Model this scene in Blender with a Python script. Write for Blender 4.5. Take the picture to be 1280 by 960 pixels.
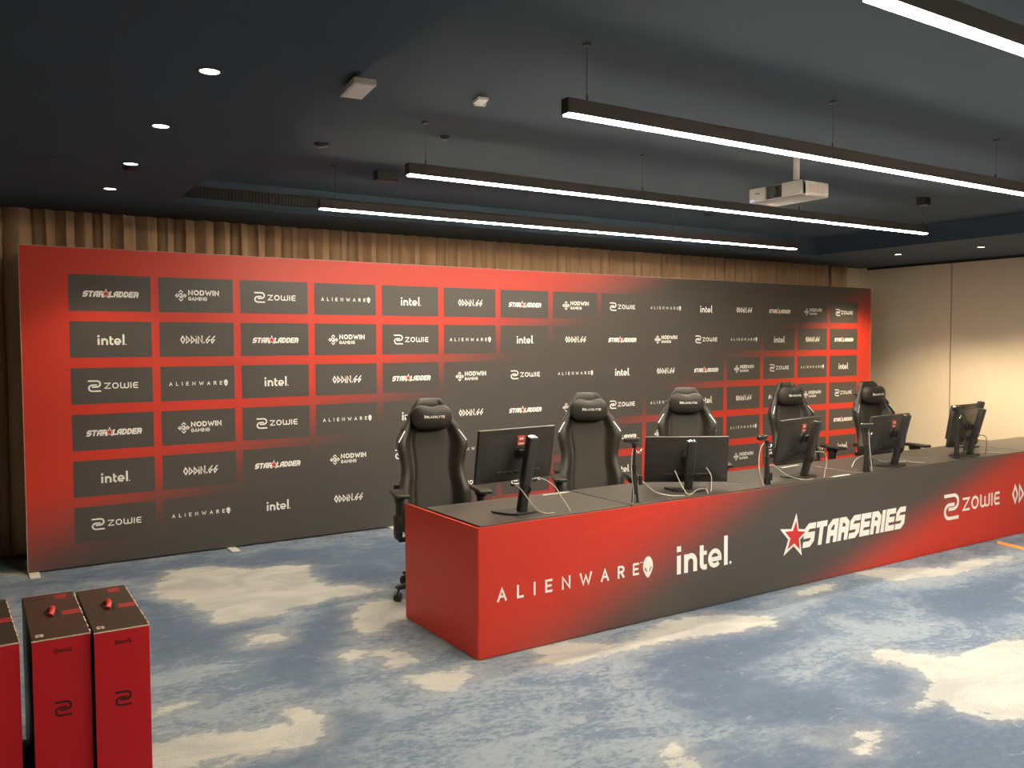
import bpy, bmesh, math, random
import numpy as np
from mathutils import Vector, Matrix, noise
random.seed(7)
PI = math.pi
scene = bpy.context.scene
for o in list(bpy.data.objects):
    bpy.data.objects.remove(o)
COL = scene.collection

# ------------------------------------------------------------ camera, world, exposure
YAW, PITCH, ROLL, FPX, CAMH = 0.5719, -0.0453, 0.0047, 1073.7, 1.7305
_cy, _sy, _cp, _sp = math.cos(YAW), math.sin(YAW), math.cos(PITCH), math.sin(PITCH)
_f = Vector((_sy*_cp, _cy*_cp, _sp)); _r = Vector((_cy, -_sy, 0)); _d = _f.cross(_r)
_r2 = math.cos(ROLL)*_r + math.sin(ROLL)*_d
_d2 = -math.sin(ROLL)*_r + math.cos(ROLL)*_d
cam_data = bpy.data.cameras.new('camera')
cam_data.sensor_width = 36.0
cam_data.lens = 36.0*FPX/1280.0
cam_data.clip_start = 0.05
cam = bpy.data.objects.new('camera', cam_data)
COL.objects.link(cam)
_m = Matrix.Identity(4)
for i in range(3):
    _m[i][0] = _r2[i]; _m[i][1] = -_d2[i]; _m[i][2] = -_f[i]
_m[0][3], _m[1][3], _m[2][3] = 0.0, 0.0, CAMH
cam.matrix_world = _m
scene.camera = cam

world = bpy.data.worlds.new('world'); scene.world = world
world.use_nodes = True
world.node_tree.nodes['Background'].inputs[0].default_value = (0.9, 0.8, 0.65, 1)
world.node_tree.nodes['Background'].inputs[1].default_value = 0.02

vs = scene.view_settings
vs.view_transform = 'Standard'; vs.look = 'None'
vs.exposure = 0.0; vs.gamma = 1.0; vs.use_curve_mapping = False

LAMP_STRENGTH = 124.0
LAMP_COLOR = (1.0, 0.88, 0.69)
SPOT_WATTS = 45.0

# ------------------------------------------------------------ materials
def srgb(r, g, b):
    def f(c):
        c /= 255.0
        return c/12.92 if c <= 0.04045 else ((c+0.055)/1.055)**2.4
    return (f(r), f(g), f(b), 1.0)

def new_mat(name):
    m = bpy.data.materials.new(name); m.use_nodes = True
    nt = m.node_tree
    return m, nt, nt.nodes['Principled BSDF']

def mat(name, col, rough=0.5, metal=0.0, var=0.08, scale=30.0, bump=0.0, bscale=200.0, spec=0.5):
    """Principled surface whose colour wanders a little with noise; optional fine bump."""
    m, nt, p = new_mat(name)
    tc = nt.nodes.new('ShaderNodeTexCoord')
    nz = nt.nodes.new('ShaderNodeTexNoise'); nz.inputs['Scale'].default_value = scale; nz.inputs['Detail'].default_value = 3
    nt.links.new(tc.outputs['Object'], nz.inputs['Vector'])
    mx = nt.nodes.new('ShaderNodeMix'); mx.data_type = 'RGBA'
    c = col if len(col) == 4 else tuple(col)+(1.0,)
    mx.inputs[6].default_value = tuple(x*(1-var) for x in c[:3])+(1,)
    mx.inputs[7].default_value = tuple(min(1, x*(1+var)) for x in c[:3])+(1,)
    nt.links.new(nz.outputs['Fac'], mx.inputs[0])
    nt.links.new(mx.outputs[2], p.inputs['Base Color'])
    p.inputs['Roughness'].default_value = rough
    p.inputs['Metallic'].default_value = metal
    p.inputs['Specular IOR Level'].default_value = spec
    if bump:
        n2 = nt.nodes.new('ShaderNodeTexNoise'); n2.inputs['Scale'].default_value = bscale
        nt.links.new(tc.outputs['Object'], n2.inputs['Vector'])
        b = nt.nodes.new('ShaderNodeBump'); b.inputs['Strength'].default_value = bump; b.inputs['Distance'].default_value = 0.002
        nt.links.new(n2.outputs['Fac'], b.inputs['Height']); nt.links.new(b.outputs['Normal'], p.inputs['Normal'])
    return m

def emit_mat(name, col, strength):
    m, nt, p = new_mat(name)
    p.inputs['Base Color'].default_value = (0.8, 0.8, 0.8, 1)
    p.inputs['Emission Color'].default_value = tuple(col)+(1,)
    p.inputs['Emission Strength'].default_value = strength
    return m

def math_node(nt, op, a, b=None, clamp=False):
    n = nt.nodes.new('ShaderNodeMath'); n.operation = op; n.use_clamp = clamp
    for i, v in enumerate((a, b)):
        if v is None: continue
        if isinstance(v, (int, float)): n.inputs[i].default_value = v
        else: nt.links.new(v, n.inputs[i])
    return n.outputs[0]

def ramp(nt, v, lo, hi):
    n = nt.nodes.new('ShaderNodeMapRange'); n.interpolation_type = 'SMOOTHERSTEP'
    n.inputs[1].default_value = lo; n.inputs[2].default_value = hi
    nt.links.new(v, n.inputs[0])
    return n.outputs[0]

def print_mat(name, left, right, width, red, dark, gain=1.0, rough=0.44):
    """Printed red-to-charcoal artwork: red where x lies left of line `left` or right of line `right`
    (each line is x = a + b*z in the panel's own metres), fading over `width`."""
    m, nt, p = new_mat(name)
    tc = nt.nodes.new('ShaderNodeTexCoord'); s = nt.nodes.new('ShaderNodeSeparateXYZ')
    nt.links.new(tc.outputs['Object'], s.inputs[0])
    x, z = s.outputs[0], s.outputs[2]
    tot = None
    for (a, b), sgn in ((left, -1), (right, 1)):
        edge = math_node(nt, 'ADD', math_node(nt, 'MULTIPLY', z, b), a)
        dd = math_node(nt, 'SUBTRACT', x, edge)
        if sgn < 0: dd = math_node(nt, 'MULTIPLY', dd, -1.0)
        v = ramp(nt, dd, -width, width)
        tot = v if tot is None else math_node(nt, 'MAXIMUM', tot, v)
    mx = nt.nodes.new('ShaderNodeMix'); mx.data_type = 'RGBA'
    mx.inputs[6].default_value = tuple(c*gain for c in dark[:3])+(1,)
    mx.inputs[7].default_value = tuple(min(1, c*gain) for c in red[:3])+(1,)
    nt.links.new(tot, mx.inputs[0])
    nt.links.new(mx.outputs[2], p.inputs['Base Color'])
    p.inputs['Roughness'].default_value = rough
    return m

RED = (0.65, 0.038, 0.017, 1)
CHAR = (0.078, 0.068, 0.062, 1)
M = {}
M['board'] = print_mat('board_print', (-0.7, 2.6), (4.05, 2.75), 1.4, RED, CHAR)
M['cell'] = mat('cell_print', CHAR, 0.45, var=0.03)
M['deskprint'] = print_mat('desk_print', (0.45, 2.1), (3.2, 3.3), 0.95, RED, CHAR)
M['deskline'] = print_mat('desk_print_line', (0.45, 2.1), (3.2, 3.3), 0.95, RED, CHAR, gain=1.22)
M['sidered'] = mat('side_print', RED, 0.45, var=0.03)
M['white'] = mat('white_print', (0.95, 0.93, 0.88), 0.5, var=0.02)
M['starred'] = mat('star_red_print', (0.62, 0.03, 0.03), 0.5, var=0.02)
M['orange'] = mat('orange_print', (0.85, 0.38, 0.05), 0.5, var=0.02)
M['eye'] = mat('dark_print', (0.10, 0.05, 0.045), 0.5, var=0.02)
M['edge'] = mat('board_edge', (0.55, 0.42, 0.36), 0.5)
M['foot'] = mat('white_metal', (0.80, 0.76, 0.70), 0.4)
M['ceil'] = mat('navy_ceiling_paint', (0.043, 0.069, 0.095), 0.85, var=0.06, scale=3, bump=0.2, bscale=60)
M['wall'] = mat('beige_wall_panel', (0.76, 0.65, 0.49), 0.75, var=0.03, scale=6, bump=0.1, bscale=250)
M['wallgap'] = mat('dark_gap', (0.16, 0.13, 0.10), 0.8)
M['skirt'] = mat('black_skirting', (0.016, 0.014, 0.012), 0.5)
M['blackmetal'] = mat('black_metal', (0.022, 0.019, 0.016), 0.4, 0.3)
M['lamphouse'] = mat('lamp_housing', (0.05, 0.04, 0.032), 0.5)
M['black'] = mat('black_plastic', (0.024, 0.022, 0.019), 0.38)
M['black2'] = mat('black_shell_plastic', (0.032, 0.029, 0.025), 0.33, bump=0.1, bscale=600)
M['leather'] = mat('black_leatherette', (0.030, 0.027, 0.022), 0.40, bump=0.25, bscale=350)
M['leather2'] = mat('black_fabric', (0.034, 0.029, 0.022), 0.55, bump=0.25, bscale=500)
M['tabletop'] = mat('dark_table_top', (0.075, 0.066, 0.056), 0.32, var=0.05, bump=0.05, bscale=500)
M['tabletrim'] = mat('table_edge', (0.10, 0.085, 0.065), 0.5)
M['screen'] = mat('dark_screen', (0.008, 0.008, 0.009), 0.15)
M['projector'] = mat('pale_plastic', (0.62, 0.58, 0.52), 0.4)
M['grille'] = mat('brown_grille', (0.020, 0.011, 0.008), 0.7)
M['chrome'] = mat('bright_metal', (0.75, 0.72, 0.66), 0.25, 1.0)
M['cablewhite'] = mat('pale_cable', (0.55, 0.50, 0.43), 0.5)
M['cableblack'] = mat('black_cable', (0.02, 0.018, 0.015), 0.5)
M['sticker'] = mat('red_sticker', (0.50, 0.05, 0.04), 0.5)
M['stickerwhite'] = mat('sticker_white', (0.7, 0.66, 0.6), 0.5)
M['tape'] = mat('orange_tape', (0.75, 0.36, 0.09), 0.6)
M['boxred'] = mat('red_carton', (0.70, 0.006, 0.016), 0.55, var=0.04)
M['boxblack'] = mat('black_carton', (0.040, 0.033, 0.026), 0.38, var=0.05)
M['boxink'] = mat('black_ink', (0.05, 0.008, 0.010), 0.5)
M['boxlogo'] = mat('red_ink', (0.55, 0.04, 0.04), 0.5)
M['carton'] = mat('raw_carton', (0.62, 0.50, 0.36), 0.7)
M['handle'] = mat('red_handle', (0.55, 0.03, 0.03), 0.35)
M['hole'] = mat('handle_hole', (0.01, 0.008, 0.007), 0.8)
M['lampglow'] = emit_mat('lamp_diffuser', LAMP_COLOR, LAMP_STRENGTH)
M['spotglow'] = emit_mat('downlight_lens', (1.0, 0.84, 0.60), 14.0)
M['led'] = emit_mat('projector_led', (0.2, 0.3, 1.0), 1.2)

def curtain_mat():
    m, nt, p = new_mat('brown_curtain_cloth')
    tc = nt.nodes.new('ShaderNodeTexCoord')
    mp = nt.nodes.new('ShaderNodeMapping'); mp.inputs['Scale'].default_value = (40, 40, 4)
    nz = nt.nodes.new('ShaderNodeTexNoise'); nz.inputs['Scale'].default_value = 3; nz.inputs['Detail'].default_value = 4
    nt.links.new(tc.outputs['Object'], mp.inputs[0]); nt.links.new(mp.outputs[0], nz.inputs['Vector'])
    mx = nt.nodes.new('ShaderNodeMix'); mx.data_type = 'RGBA'
    mx.inputs[6].default_value = (0.46, 0.290, 0.160, 1); mx.inputs[7].default_value = (0.62, 0.41, 0.24, 1)
    nt.links.new(nz.outputs['Fac'], mx.inputs[0]); nt.links.new(mx.outputs[2], p.inputs['Base Color'])
    p.inputs['Roughness'].default_value = 0.75
    p.inputs['Sheen Weight'].default_value = 0.15
    return m
M['curtain'] = curtain_mat()

def carpet_mat():
    m, nt, p = new_mat('blue_cream_carpet')
    tc = nt.nodes.new('ShaderNodeTexCoord')
    def noi(scale, detail=4, sx=1, sy=1, rough=0.6, rot=0.0, dist=0.0):
        mp = nt.nodes.new('ShaderNodeMapping'); mp.inputs['Scale'].default_value = (sx, sy, 1); mp.inputs['Rotation'].default_value = (0, 0, rot)
        n = nt.nodes.new('ShaderNodeTexNoise'); n.inputs['Scale'].default_value = scale; n.inputs['Detail'].default_value = detail
        n.inputs['Roughness'].default_value = rough; n.inputs['Distortion'].default_value = dist
        nt.links.new(tc.outputs['Object'], mp.inputs[0]); nt.links.new(mp.outputs[0], n.inputs['Vector'])
        return n.outputs['Fac']
    def attr(nm):
        a = nt.nodes.new('ShaderNodeAttribute'); a.attribute_name = nm
        return a.outputs['Fac']
    def mix(fac, c1, c2):
        x = nt.nodes.new('ShaderNodeMix'); x.data_type = 'RGBA'
        for i, c in ((6, c1), (7, c2)):
            if isinstance(c, tuple): x.inputs[i].default_value = c
            else: nt.links.new(c, x.inputs[i])
        nt.links.new(fac, x.inputs[0])
        return x.outputs[2]
    PALE, MID, DEEP, CREAM, CREAM2, TEAL = ((0.275, 0.325, 0.39, 1), (0.142, 0.190, 0.270, 1), (0.088, 0.126, 0.202, 1),
                                     (0.50, 0.50, 0.475, 1), (0.38, 0.39, 0.395, 1), (0.235, 0.295, 0.33, 1))
    streak = noi(1.9, 10, 1.0, 1.6, 0.66, 0.5, 0.9)
    fine = noi(22, 5, 1, 1.5, 0.7, 0.5)
    fib = noi(170, 2)
    base = mix(ramp(nt, math_node(nt, 'ADD', streak, math_node(nt, 'MULTIPLY', math_node(nt, 'SUBTRACT', fine, 0.5), 0.75)), 0.32, 0.68), MID, PALE)
    base = mix(ramp(nt, noi(1.1, 3), 0.56, 0.70), base, TEAL)
    wob = math_node(nt, 'MULTIPLY', math_node(nt, 'SUBTRACT', noi(7, 6, 1, 1.6, 0.7, 0.4), 0.5), 0.55)
    dv = math_node(nt, 'ADD', attr('deep'), math_node(nt, 'ADD', wob, math_node(nt, 'MULTIPLY', math_node(nt, 'SUBTRACT', fine, 0.5), 0.5)))
    base = mix(math_node(nt, 'MULTIPLY', ramp(nt, dv, -0.16, 0.16), math_node(nt, 'ADD', math_node(nt, 'MULTIPLY', streak, 0.9), 0.30, True)), base, DEEP)
    cw = math_node(nt, 'MULTIPLY', math_node(nt, 'SUBTRACT', noi(6, 6, 1, 1.5, 0.65, 0.5), 0.5), 0.30)
    cv = math_node(nt, 'ADD', attr('cream'), math_node(nt, 'ADD', cw, math_node(nt, 'MULTIPLY', math_node(nt, 'SUBTRACT', fine, 0.5), 0.10)))
    halo = math_node(nt, 'MULTIPLY', ramp(nt, cv, -0.16, 0.0), 0.30)
    base = mix(halo, base, CREAM2)
    cream = mix(ramp(nt, math_node(nt, 'ADD', streak, math_node(nt, 'MULTIPLY', math_node(nt, 'SUBTRACT', fib, 0.5), 0.5)), 0.35, 0.60), CREAM2, CREAM)
    base = mix(ramp(nt, cv, -0.02, 0.035), base, cream)
    # small scattered pale flecks in the pile
    fl = math_node(nt, 'MULTIPLY', ramp(nt, noi(7, 9, 1, 2.0, 0.75, 0.5, 0.6), 0.58, 0.70), 0.60)
    base = mix(fl, base, CREAM2)
    hsv = nt.nodes.new('ShaderNodeHueSaturation')
    nt.links.new(base, hsv.inputs['Color'])
    nt.links.new(math_node(nt, 'ADD', math_node(nt, 'MULTIPLY', fib, 0.5), 0.75), hsv.inputs['Value'])
    nt.links.new(hsv.outputs[0], p.inputs['Base Color'])
    p.inputs['Roughness'].default_value = 0.95
    p.inputs['Specular IOR Level'].default_value = 0.1
    b = nt.nodes.new('ShaderNodeBump'); b.inputs['Strength'].default_value = 0.5; b.inputs['Distance'].default_value = 0.004
    nt.links.new(fib, b.inputs['Height']); nt.links.new(b.outputs['Normal'], p.inputs['Normal'])
    return m
M['carpet'] = carpet_mat()

# ------------------------------------------------------------ mesh helpers
def thing(name, label, cat, loc=(0, 0, 0), rotz=0.0, group=None):
    o = bpy.data.objects.new(name, None); COL.objects.link(o)
    o.empty_display_size = 0.1
    o.location = loc; o.rotation_euler = (0, 0, rotz)
    o['label'] = label; o['category'] = cat
    if group: o['group'] = group
    return o

def tag(o, label, cat, group=None):
    o['label'] = label; o['category'] = cat
    if group: o['group'] = group
    return o

def obj(name, bm, mats, parent=None, smooth=False, angle=40, label=None, recalc=True):
    if recalc: bmesh.ops.recalc_face_normals(bm, faces=bm.faces)
    me = bpy.data.meshes.new(name)
    bm.to_mesh(me); bm.free()
    if not isinstance(mats, (list, tuple)): mats = [mats]
    for m in mats: me.materials.append(m)
    if smooth:
        me.shade_smooth()
        me.set_sharp_from_angle(angle=math.radians(angle))
    o = bpy.data.objects.new(name, me); COL.objects.link(o)
    if parent is not None: o.parent = parent
    if label: o['label'] = label
    return o

def struct(name, bm, m, parent=None, smooth=False):
    o = obj(name, bm, m, parent, smooth)
    o['kind'] = 'structure'
    return o

def dup(root, loc=None, rotz=None, label=None, group=None):
    r = root.copy(); COL.objects.link(r)
    if loc is not None: r.location = loc
    if rotz is not None: r.rotation_euler = (0, 0, rotz)
    if label: r['label'] = label
    if group: r['group'] = group
    for ch in list(root.children):
        c = ch.copy(); COL.objects.link(c); c.parent = r
        for g in list(ch.children):
            d = g.copy(); COL.objects.link(d); d.parent = c
    return r

def B(): return bmesh.new()

def bx(bm, lo, hi, bev=0.0, seg=2, mi=0, mtx=None):
    """Axis-aligned box between two corners, edges rounded by bev."""
    t = bmesh.new()
    bmesh.ops.create_cube(t, size=1.0)
    c = [(a+b)/2 for a, b in zip(lo, hi)]; s = [abs(b-a) for a, b in zip(lo, hi)]
    for v in t.verts:
        v.co = Vector((c[0]+v.co.x*s[0], c[1]+v.co.y*s[1], c[2]+v.co.z*s[2]))
    if bev > 0:
        bmesh.ops.bevel(t, geom=list(t.edges), offset=bev, segments=seg, affect='EDGES', profile=0.5)
    add(bm, t, mi, mtx)

def add(bm, t, mi=0, mtx=None):
    if mtx is not None: bmesh.ops.transform(t, matrix=mtx, verts=t.verts)
    mp = {}
    for v in t.verts: mp[v] = bm.verts.new(v.co)
    for f in t.faces:
        try:
            nf = bm.faces.new([mp[v] for v in f.verts]); nf.material_index = mi
        except ValueError:
            pass
    t.free()

def cyl(bm, a, b, r, r2=None, n=16, mi=0, caps=True):
    a, b = Vector(a), Vector(b); r2 = r if r2 is None else r2
    w = (b-a).normalized()
    u = w.orthogonal().normalized(); v = w.cross(u)
    ra = [bm.verts.new(a+(u*math.cos(2*PI*i/n)+v*math.sin(2*PI*i/n))*r) for i in range(n)]
    rb = [bm.verts.new(b+(u*math.cos(2*PI*i/n)+v*math.sin(2*PI*i/n))*r2) for i in range(n)]
    fs = [bm.faces.new((ra[i], ra[(i+1) % n], rb[(i+1) % n], rb[i])) for i in range(n)]
    if caps: fs += [bm.faces.new(ra[::-1]), bm.faces.new(rb)]
    for f in fs: f.material_index = mi

def lathe(bm, prof, n=24, mi=0, mtx=None, closed=False):
    """Revolve (r, z) profile about z."""
    t = bmesh.new(); rings = []
    for r, z in prof:
        if r < 1e-6: rings.append([t.verts.new((0, 0, z))])
        else: rings.append([t.verts.new((r*math.cos(2*PI*i/n), r*math.sin(2*PI*i/n), z)) for i in range(n)])
    for A, Bq in zip(rings, rings[1:]):
        for i in range(n):
            j = (i+1) % n
            if len(A) == 1 and len(Bq) == 1: continue
            if len(A) == 1: t.faces.new((A[0], Bq[i], Bq[j]))
            elif len(Bq) == 1: t.faces.new((A[i], A[j], Bq[0]))
            else: t.faces.new((A[i], A[j], Bq[j], Bq[i]))
    add(bm, t, mi, mtx)

def spline(pts, k=6):
    pts = [Vector(p) for p in pts]; out = []
    P = [pts[0]*2-pts[1]]+pts+[pts[-1]*2-pts[-2]]
    for i in range(1, len(P)-2):
        for j in range(k):
            t = j/k
            a, b, c, d = P[i-1], P[i], P[i+1], P[i+2]
            out.append(0.5*((2*b)+(c-a)*t+(2*a-5*b+4*c-d)*t*t+(3*b-a-3*c+d)*t**3))
    out.append(pts[-1])
    return out

def tube(bm, pts, r, n=8, mi=0, smooth=True, k=6):
    p = spline(pts, k) if smooth and len(pts) > 2 else [Vector(q) for q in pts]
    rings = []; u = None
    for i, q in enumerate(p):
        w = ((p[min(i+1, len(p)-1)]-p[max(i-1, 0)])).normalized()
        if u is None: u = w.orthogonal().normalized()
        else: u = (u-w*u.dot(w)).normalized()
        v = w.cross(u)
        rr = r[min(i, len(r)-1)] if isinstance(r, list) else r
        rings.append([bm.verts.new(q+(u*math.cos(2*PI*j/n)+v*math.sin(2*PI*j/n))*rr) for j in range(n)])
    for A, Bq in zip(rings, rings[1:]):
        for j in range(n):
            f = bm.faces.new((A[j], A[(j+1) % n], Bq[(j+1) % n], Bq[j])); f.material_index = mi
    for f in (bm.faces.new(rings[0][::-1]), bm.faces.new(rings[-1])): f.material_index = mi

def prism(bm, poly, lo, hi, axis='z', bev=0.0, mi=0, mtx=None):
    """Extrude a 2D outline between lo and hi along an axis."""
    t = bmesh.new()
    def P(a, b, c): return {'z': (a, b, c), 'y': (a, c, b), 'x': (c, a, b)}[axis]
    A = [t.verts.new(P(a, b, lo)) for a, b in poly]; Z = [t.verts.new(P(a, b, hi)) for a, b in poly]
    n = len(poly)
    t.faces.new(A[::-1]); t.faces.new(Z)
    for i in range(n): t.faces.new((A[i], A[(i+1) % n], Z[(i+1) % n], Z[i]))
    bmesh.ops.recalc_face_normals(t, faces=t.faces)
    if bev > 0: bmesh.ops.bevel(t, geom=list(t.edges), offset=bev, segments=2, affect='EDGES', profile=0.5)
    add(bm, t, mi, mtx)

# ------------------------------------------------------------ printed lettering and marks (flat 2D polygons)
def ribbon(pts, w, cap=True, closed=False):
    """Quads of a mitred stroke of width w along pts."""
    P = [Vector((p[0], p[1])) for p in pts]
    if not closed and cap:
        d0 = (P[0]-P[1]).normalized(); d1 = (P[-1]-P[-2]).normalized()
        P[0] = P[0]+d0*w/2; P[-1] = P[-1]+d1*w/2
    n = len(P); L = []; R = []
    for i in range(n):
        if closed: a, c = P[i-1], P[(i+1) % n]
        else: a, c = P[max(i-1, 0)], P[min(i+1, n-1)]
        d1 = (P[i]-a); d2 = (c-P[i])
        if d1.length < 1e-9: d1 = d2
        if d2.length < 1e-9: d2 = d1
        d1.normalize(); d2.normalize()
        n1 = Vector((-d1.y, d1.x)); n2 = Vector((-d2.y, d2.x))
        m = n1+n2
        m = n1 if m.length < 1e-6 else m.normalized()
        k = min(1.0/max(0.3, m.dot(n1)), 1.9)
        L.append(P[i]+m*w/2*k); R.append(P[i]-m*w/2*k)
    out = []
    for i in range(n if closed else n-1):
        j = (i+1) % n
        out.append([tuple(L[i]), tuple(R[i]), tuple(R[j]), tuple(L[j])])
    return out

def arc(cx, cy, rx, ry, a0, a1, n=8):
    return [(cx+rx*math.cos(math.radians(a0+(a1-a0)*i/n)), cy+ry*math.sin(math.radians(a0+(a1-a0)*i/n))) for i in range(n+1)]

G = {  # centre lines in a unit box
 'A': [[(0, 0), (.5, 1), (1, 0)], [(.2, .33), (.8, .33)]],
 'L': [[(0, 1), (0, 0), (1, 0)]],
 'I': [[(.5, 0), (.5, 1)]],
 'E': [[(1, 1), (0, 1), (0, 0), (1, 0)], [(0, .5), (.85, .5)]],
 'N': [[(0, 0), (0, 1), (1, 0), (1, 1)]],
 'W': [[(0, 1), (.25, 0), (.5, .8), (.75, 0), (1, 1)]],
 'R': [[(0, 0), (0, 1), (.7, 1), (1, .87), (1, .62), (.7, .48), (0, .48)], [(.5, .48), (1, 0)]],
 'M': [[(0, 0), (0, 1), (.5, .35), (1, 1), (1, 0)]],
 'O': [arc(.5, .5, .5, .5, 90, 430, 18)+[(.5, 1)]],
 'D': [[(0, 0), (0, 1), (.5, 1)]+arc(.5, .5, .5, .5, 90, -90, 8)[1:]+[(0, 0)]],
 'G': [arc(.5, .5, .5, .5, 40, 330, 14)+[(1, .47), (.6, .47)]],
 'B': [[(0, 0), (0, 1), (.7, 1), (.95, .88), (.95, .65), (.7, .53), (0, .53)], [(.7, .53), (1, .4), (1, .14), (.7, 0), (0, 0)]],
 'C': [arc(.5, .5, .5, .5, 45, 315, 14)],
 'K': [[(0, 0), (0, 1)], [(1, 1), (.05, .48), (1, 0)]],
 'T': [[(0, 1), (1, 1)], [(.5, 1), (.5, 0)]],
 'Y': [[(0, 1), (.5, .48), (1, 1)], [(.5, .48), (.5, 0)]],
 'Q': [arc(.5, .5, .5, .5, 90, 430, 18)+[(.5, 1)], [(.6, .3), (1, -.05)]],
 'Z': [[(0, 1), (1, 1), (0, 0), (1, 0)]],
 'n': [[(0, 0), (0, .7)], [(0, .45)]+arc(.5, .35, .5, .35, 150, 0, 8)+[(1, 0)]],
 'e': [[(.05, .36), (1, .36)]+arc(.5, .35, .5, .35, 5, 320, 14)],
}
BLOCK = {  # heavy slanted block capitals
 'S': [[(1, 1), (.35, 1), (0, .8), (0, .5), (1, .5), (1, .2), (.65, 0), (0, 0)]],
 'T': [[(0, 1), (1, 1)], [(.5, 1), (.5, 0)]],
 'A': [[(0, 0), (0, .75), (.45, 1), (1, 1), (1, 0)], [(0, .38), (1, .38)]],
 'R': [[(0, 0), (0, 1), (.6, 1), (1, .8), (1, .45), (0, .45)], [(.95, .45), (.95, 0)]],
 'L': [[(0, 1), (0, 0), (1, 0)]],
 'D': [[(0, 0), (0, 1), (.55, 1), (1, .75), (1, .25), (.55, 0), (0, 0)]],
 'E': [[(1, 1), (0, 1), (0, 0), (1, 0)], [(0, .5), (.9, .5)]],
 'I': [[(.5, 0), (.5, 1)]],
}
def text(s, w, widths, gap, font=G, shear=0.0, h=1.0):
    """Polygons for a string, cap height h, stroke w; returns (polys, length)."""
    x = 0.0; out = []
    for ch in s:
        if ch == ' ': x += 0.5*h; continue
        wd = (widths.get(ch, widths['*'])*h if ch != 'I' else w)
        for pl in font[ch]:
            pts = [(x+w/2+p[0]*max(0, wd-w), w/2+p[1]*(h-w)) for p in pl]
            out += ribbon(pts, w)
        x += wd+gap*h
    x -= gap*h
    if shear: out = [[(px+shear*py, py) for px, py in q] for q in out]
    return out, x

def star(cx, cy, r, ri=0.40, rot=0.0, n=5):
    return [(cx+(r if i % 2 == 0 else r*ri)*math.sin(2*PI*i/(2*n)+rot), cy+(r if i % 2 == 0 else r*ri)*math.cos(2*PI*i/(2*n)+rot)) for i in range(2*n)]

def shift(polys, dx, dy, s=1.0): return [[(x*s+dx, y*s+dy) for x, y in q] for q in polys]

def emblem_s(w=0.12):
    """The interlocking two-hook emblem in a unit box."""
    a = [(0, 1-w/2), (.68, 1-w/2)]+arc(.68, .73, .26, .27-w/2, 90, -90, 8)[1:]+[(.28, .46+w/2)]
    a = [(0, 1-w/2), (.66, 1-w/2)]+arc(.66, .675, .28, .325-w/2, 90, -90, 8)[1:]+[(.30, .35+w/2)]
    b = [(1-x, 1-y) for x, y in a]
    return ribbon(a, w, cap=False)+ribbon(b, w, cap=False)

def alien(cx, cy, h):
    """Egg-shaped head and two slanted eyes; returns (head, eyes)."""
    w = h*0.62; head = []
    for i in range(28):
        a = 2*PI*i/28; y = math.cos(a)
        k = 1.0 if y > 0 else (1-0.42*(-y)**1.3)
        head.append((cx+math.sin(a)*w/2*k, cy+y*h/2))
    eyes = []
    for s in (-1, 1):
        eyes.append([(cx+s*w*.10, cy-h*.22), (cx+s*w*.18, cy-h*.20), (cx+s*w*.37, cy-h*.02), (cx+s*w*.36, cy+h*.02), (cx+s*w*.22, cy-h*.06), (cx+s*w*.11, cy-h*.17)])
    return head, eyes

# every logo: dict material -> polygons, centred on the origin, in metres at width W
def centre(d, W):
    xs = [p[0] for v in d.values() for q in v for p in q]; ys = [p[1] for v in d.values() for q in v for p in q]
    s = W/(max(xs)-min(xs)); cx = (max(xs)+min(xs))/2; cy = (max(ys)+min(ys))/2
    return {k: [[((x-cx)*s, (y-cy)*s) for x, y in q] for q in v] for k, v in d.items()}

def logo_starladder():
    t1, l1 = text('STAR', .25, {'*': .72}, .05, BLOCK, .2)
    t2, l2 = text('LADDER', .25, {'*': .72, 'L': .62}, .05, BLOCK, .2)
    d = {'white': t1+shift(t2, l1+.86, 0), 'red': []}
    d['white'].append(star(l1+.46, .55, .90, .42, .05)); d['red'].append(star(l1+.46, .55, .62, .42, .05))
    return d
def logo_starseries():
    t1, l1 = text('STARSERIES', .25, {'*': .70}, .06, BLOCK, .18)
    d = {'white': shift(t1, .72, 0), 'red': []}
    d['white'].append(star(.22, .55, .98, .40, .12)); d['red'].append(star(.24, .55, .66, .42, .12))
    return d
def logo_nodwin():
    t1, l1 = text('NODWIN', .24, {'*': .86, 'W': 1.25, 'O': 1.0}, .12)
    t2, l2 = text('GAMING', .14, {'*': .8, 'M': .95}, .09, h=.72)
    w = shift(t1, 2.25, .95)+shift(t2, 2.25, -.05)
    c = (.95, .85)
    for a in (0, 90, 180, 270):
        ca, sa = math.cos(math.radians(a)), math.sin(math.radians(a))
        q = [(.34, .62), (0, .98), (-.34, .62)] if a % 180 == 0 else [(.30, .66), (0, .98), (-.30, .66)]
        w += ribbon([(c[0]+x*ca-y*sa, c[1]+x*sa+y*ca) for x, y in q], .17)
    w += ribbon([(c[0]+x, c[1]+y) for x, y in [(-.62, -.12), (-.30, .22), (0, .42), (.26, .16), (.02, -.08)]], .2)
    w += ribbon([(c[0]+x, c[1]+y) for x, y in [(.62, .12), (.30, -.22), (0, -.42), (-.26, -.16)]], .2)
    return {'white': w}
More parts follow.
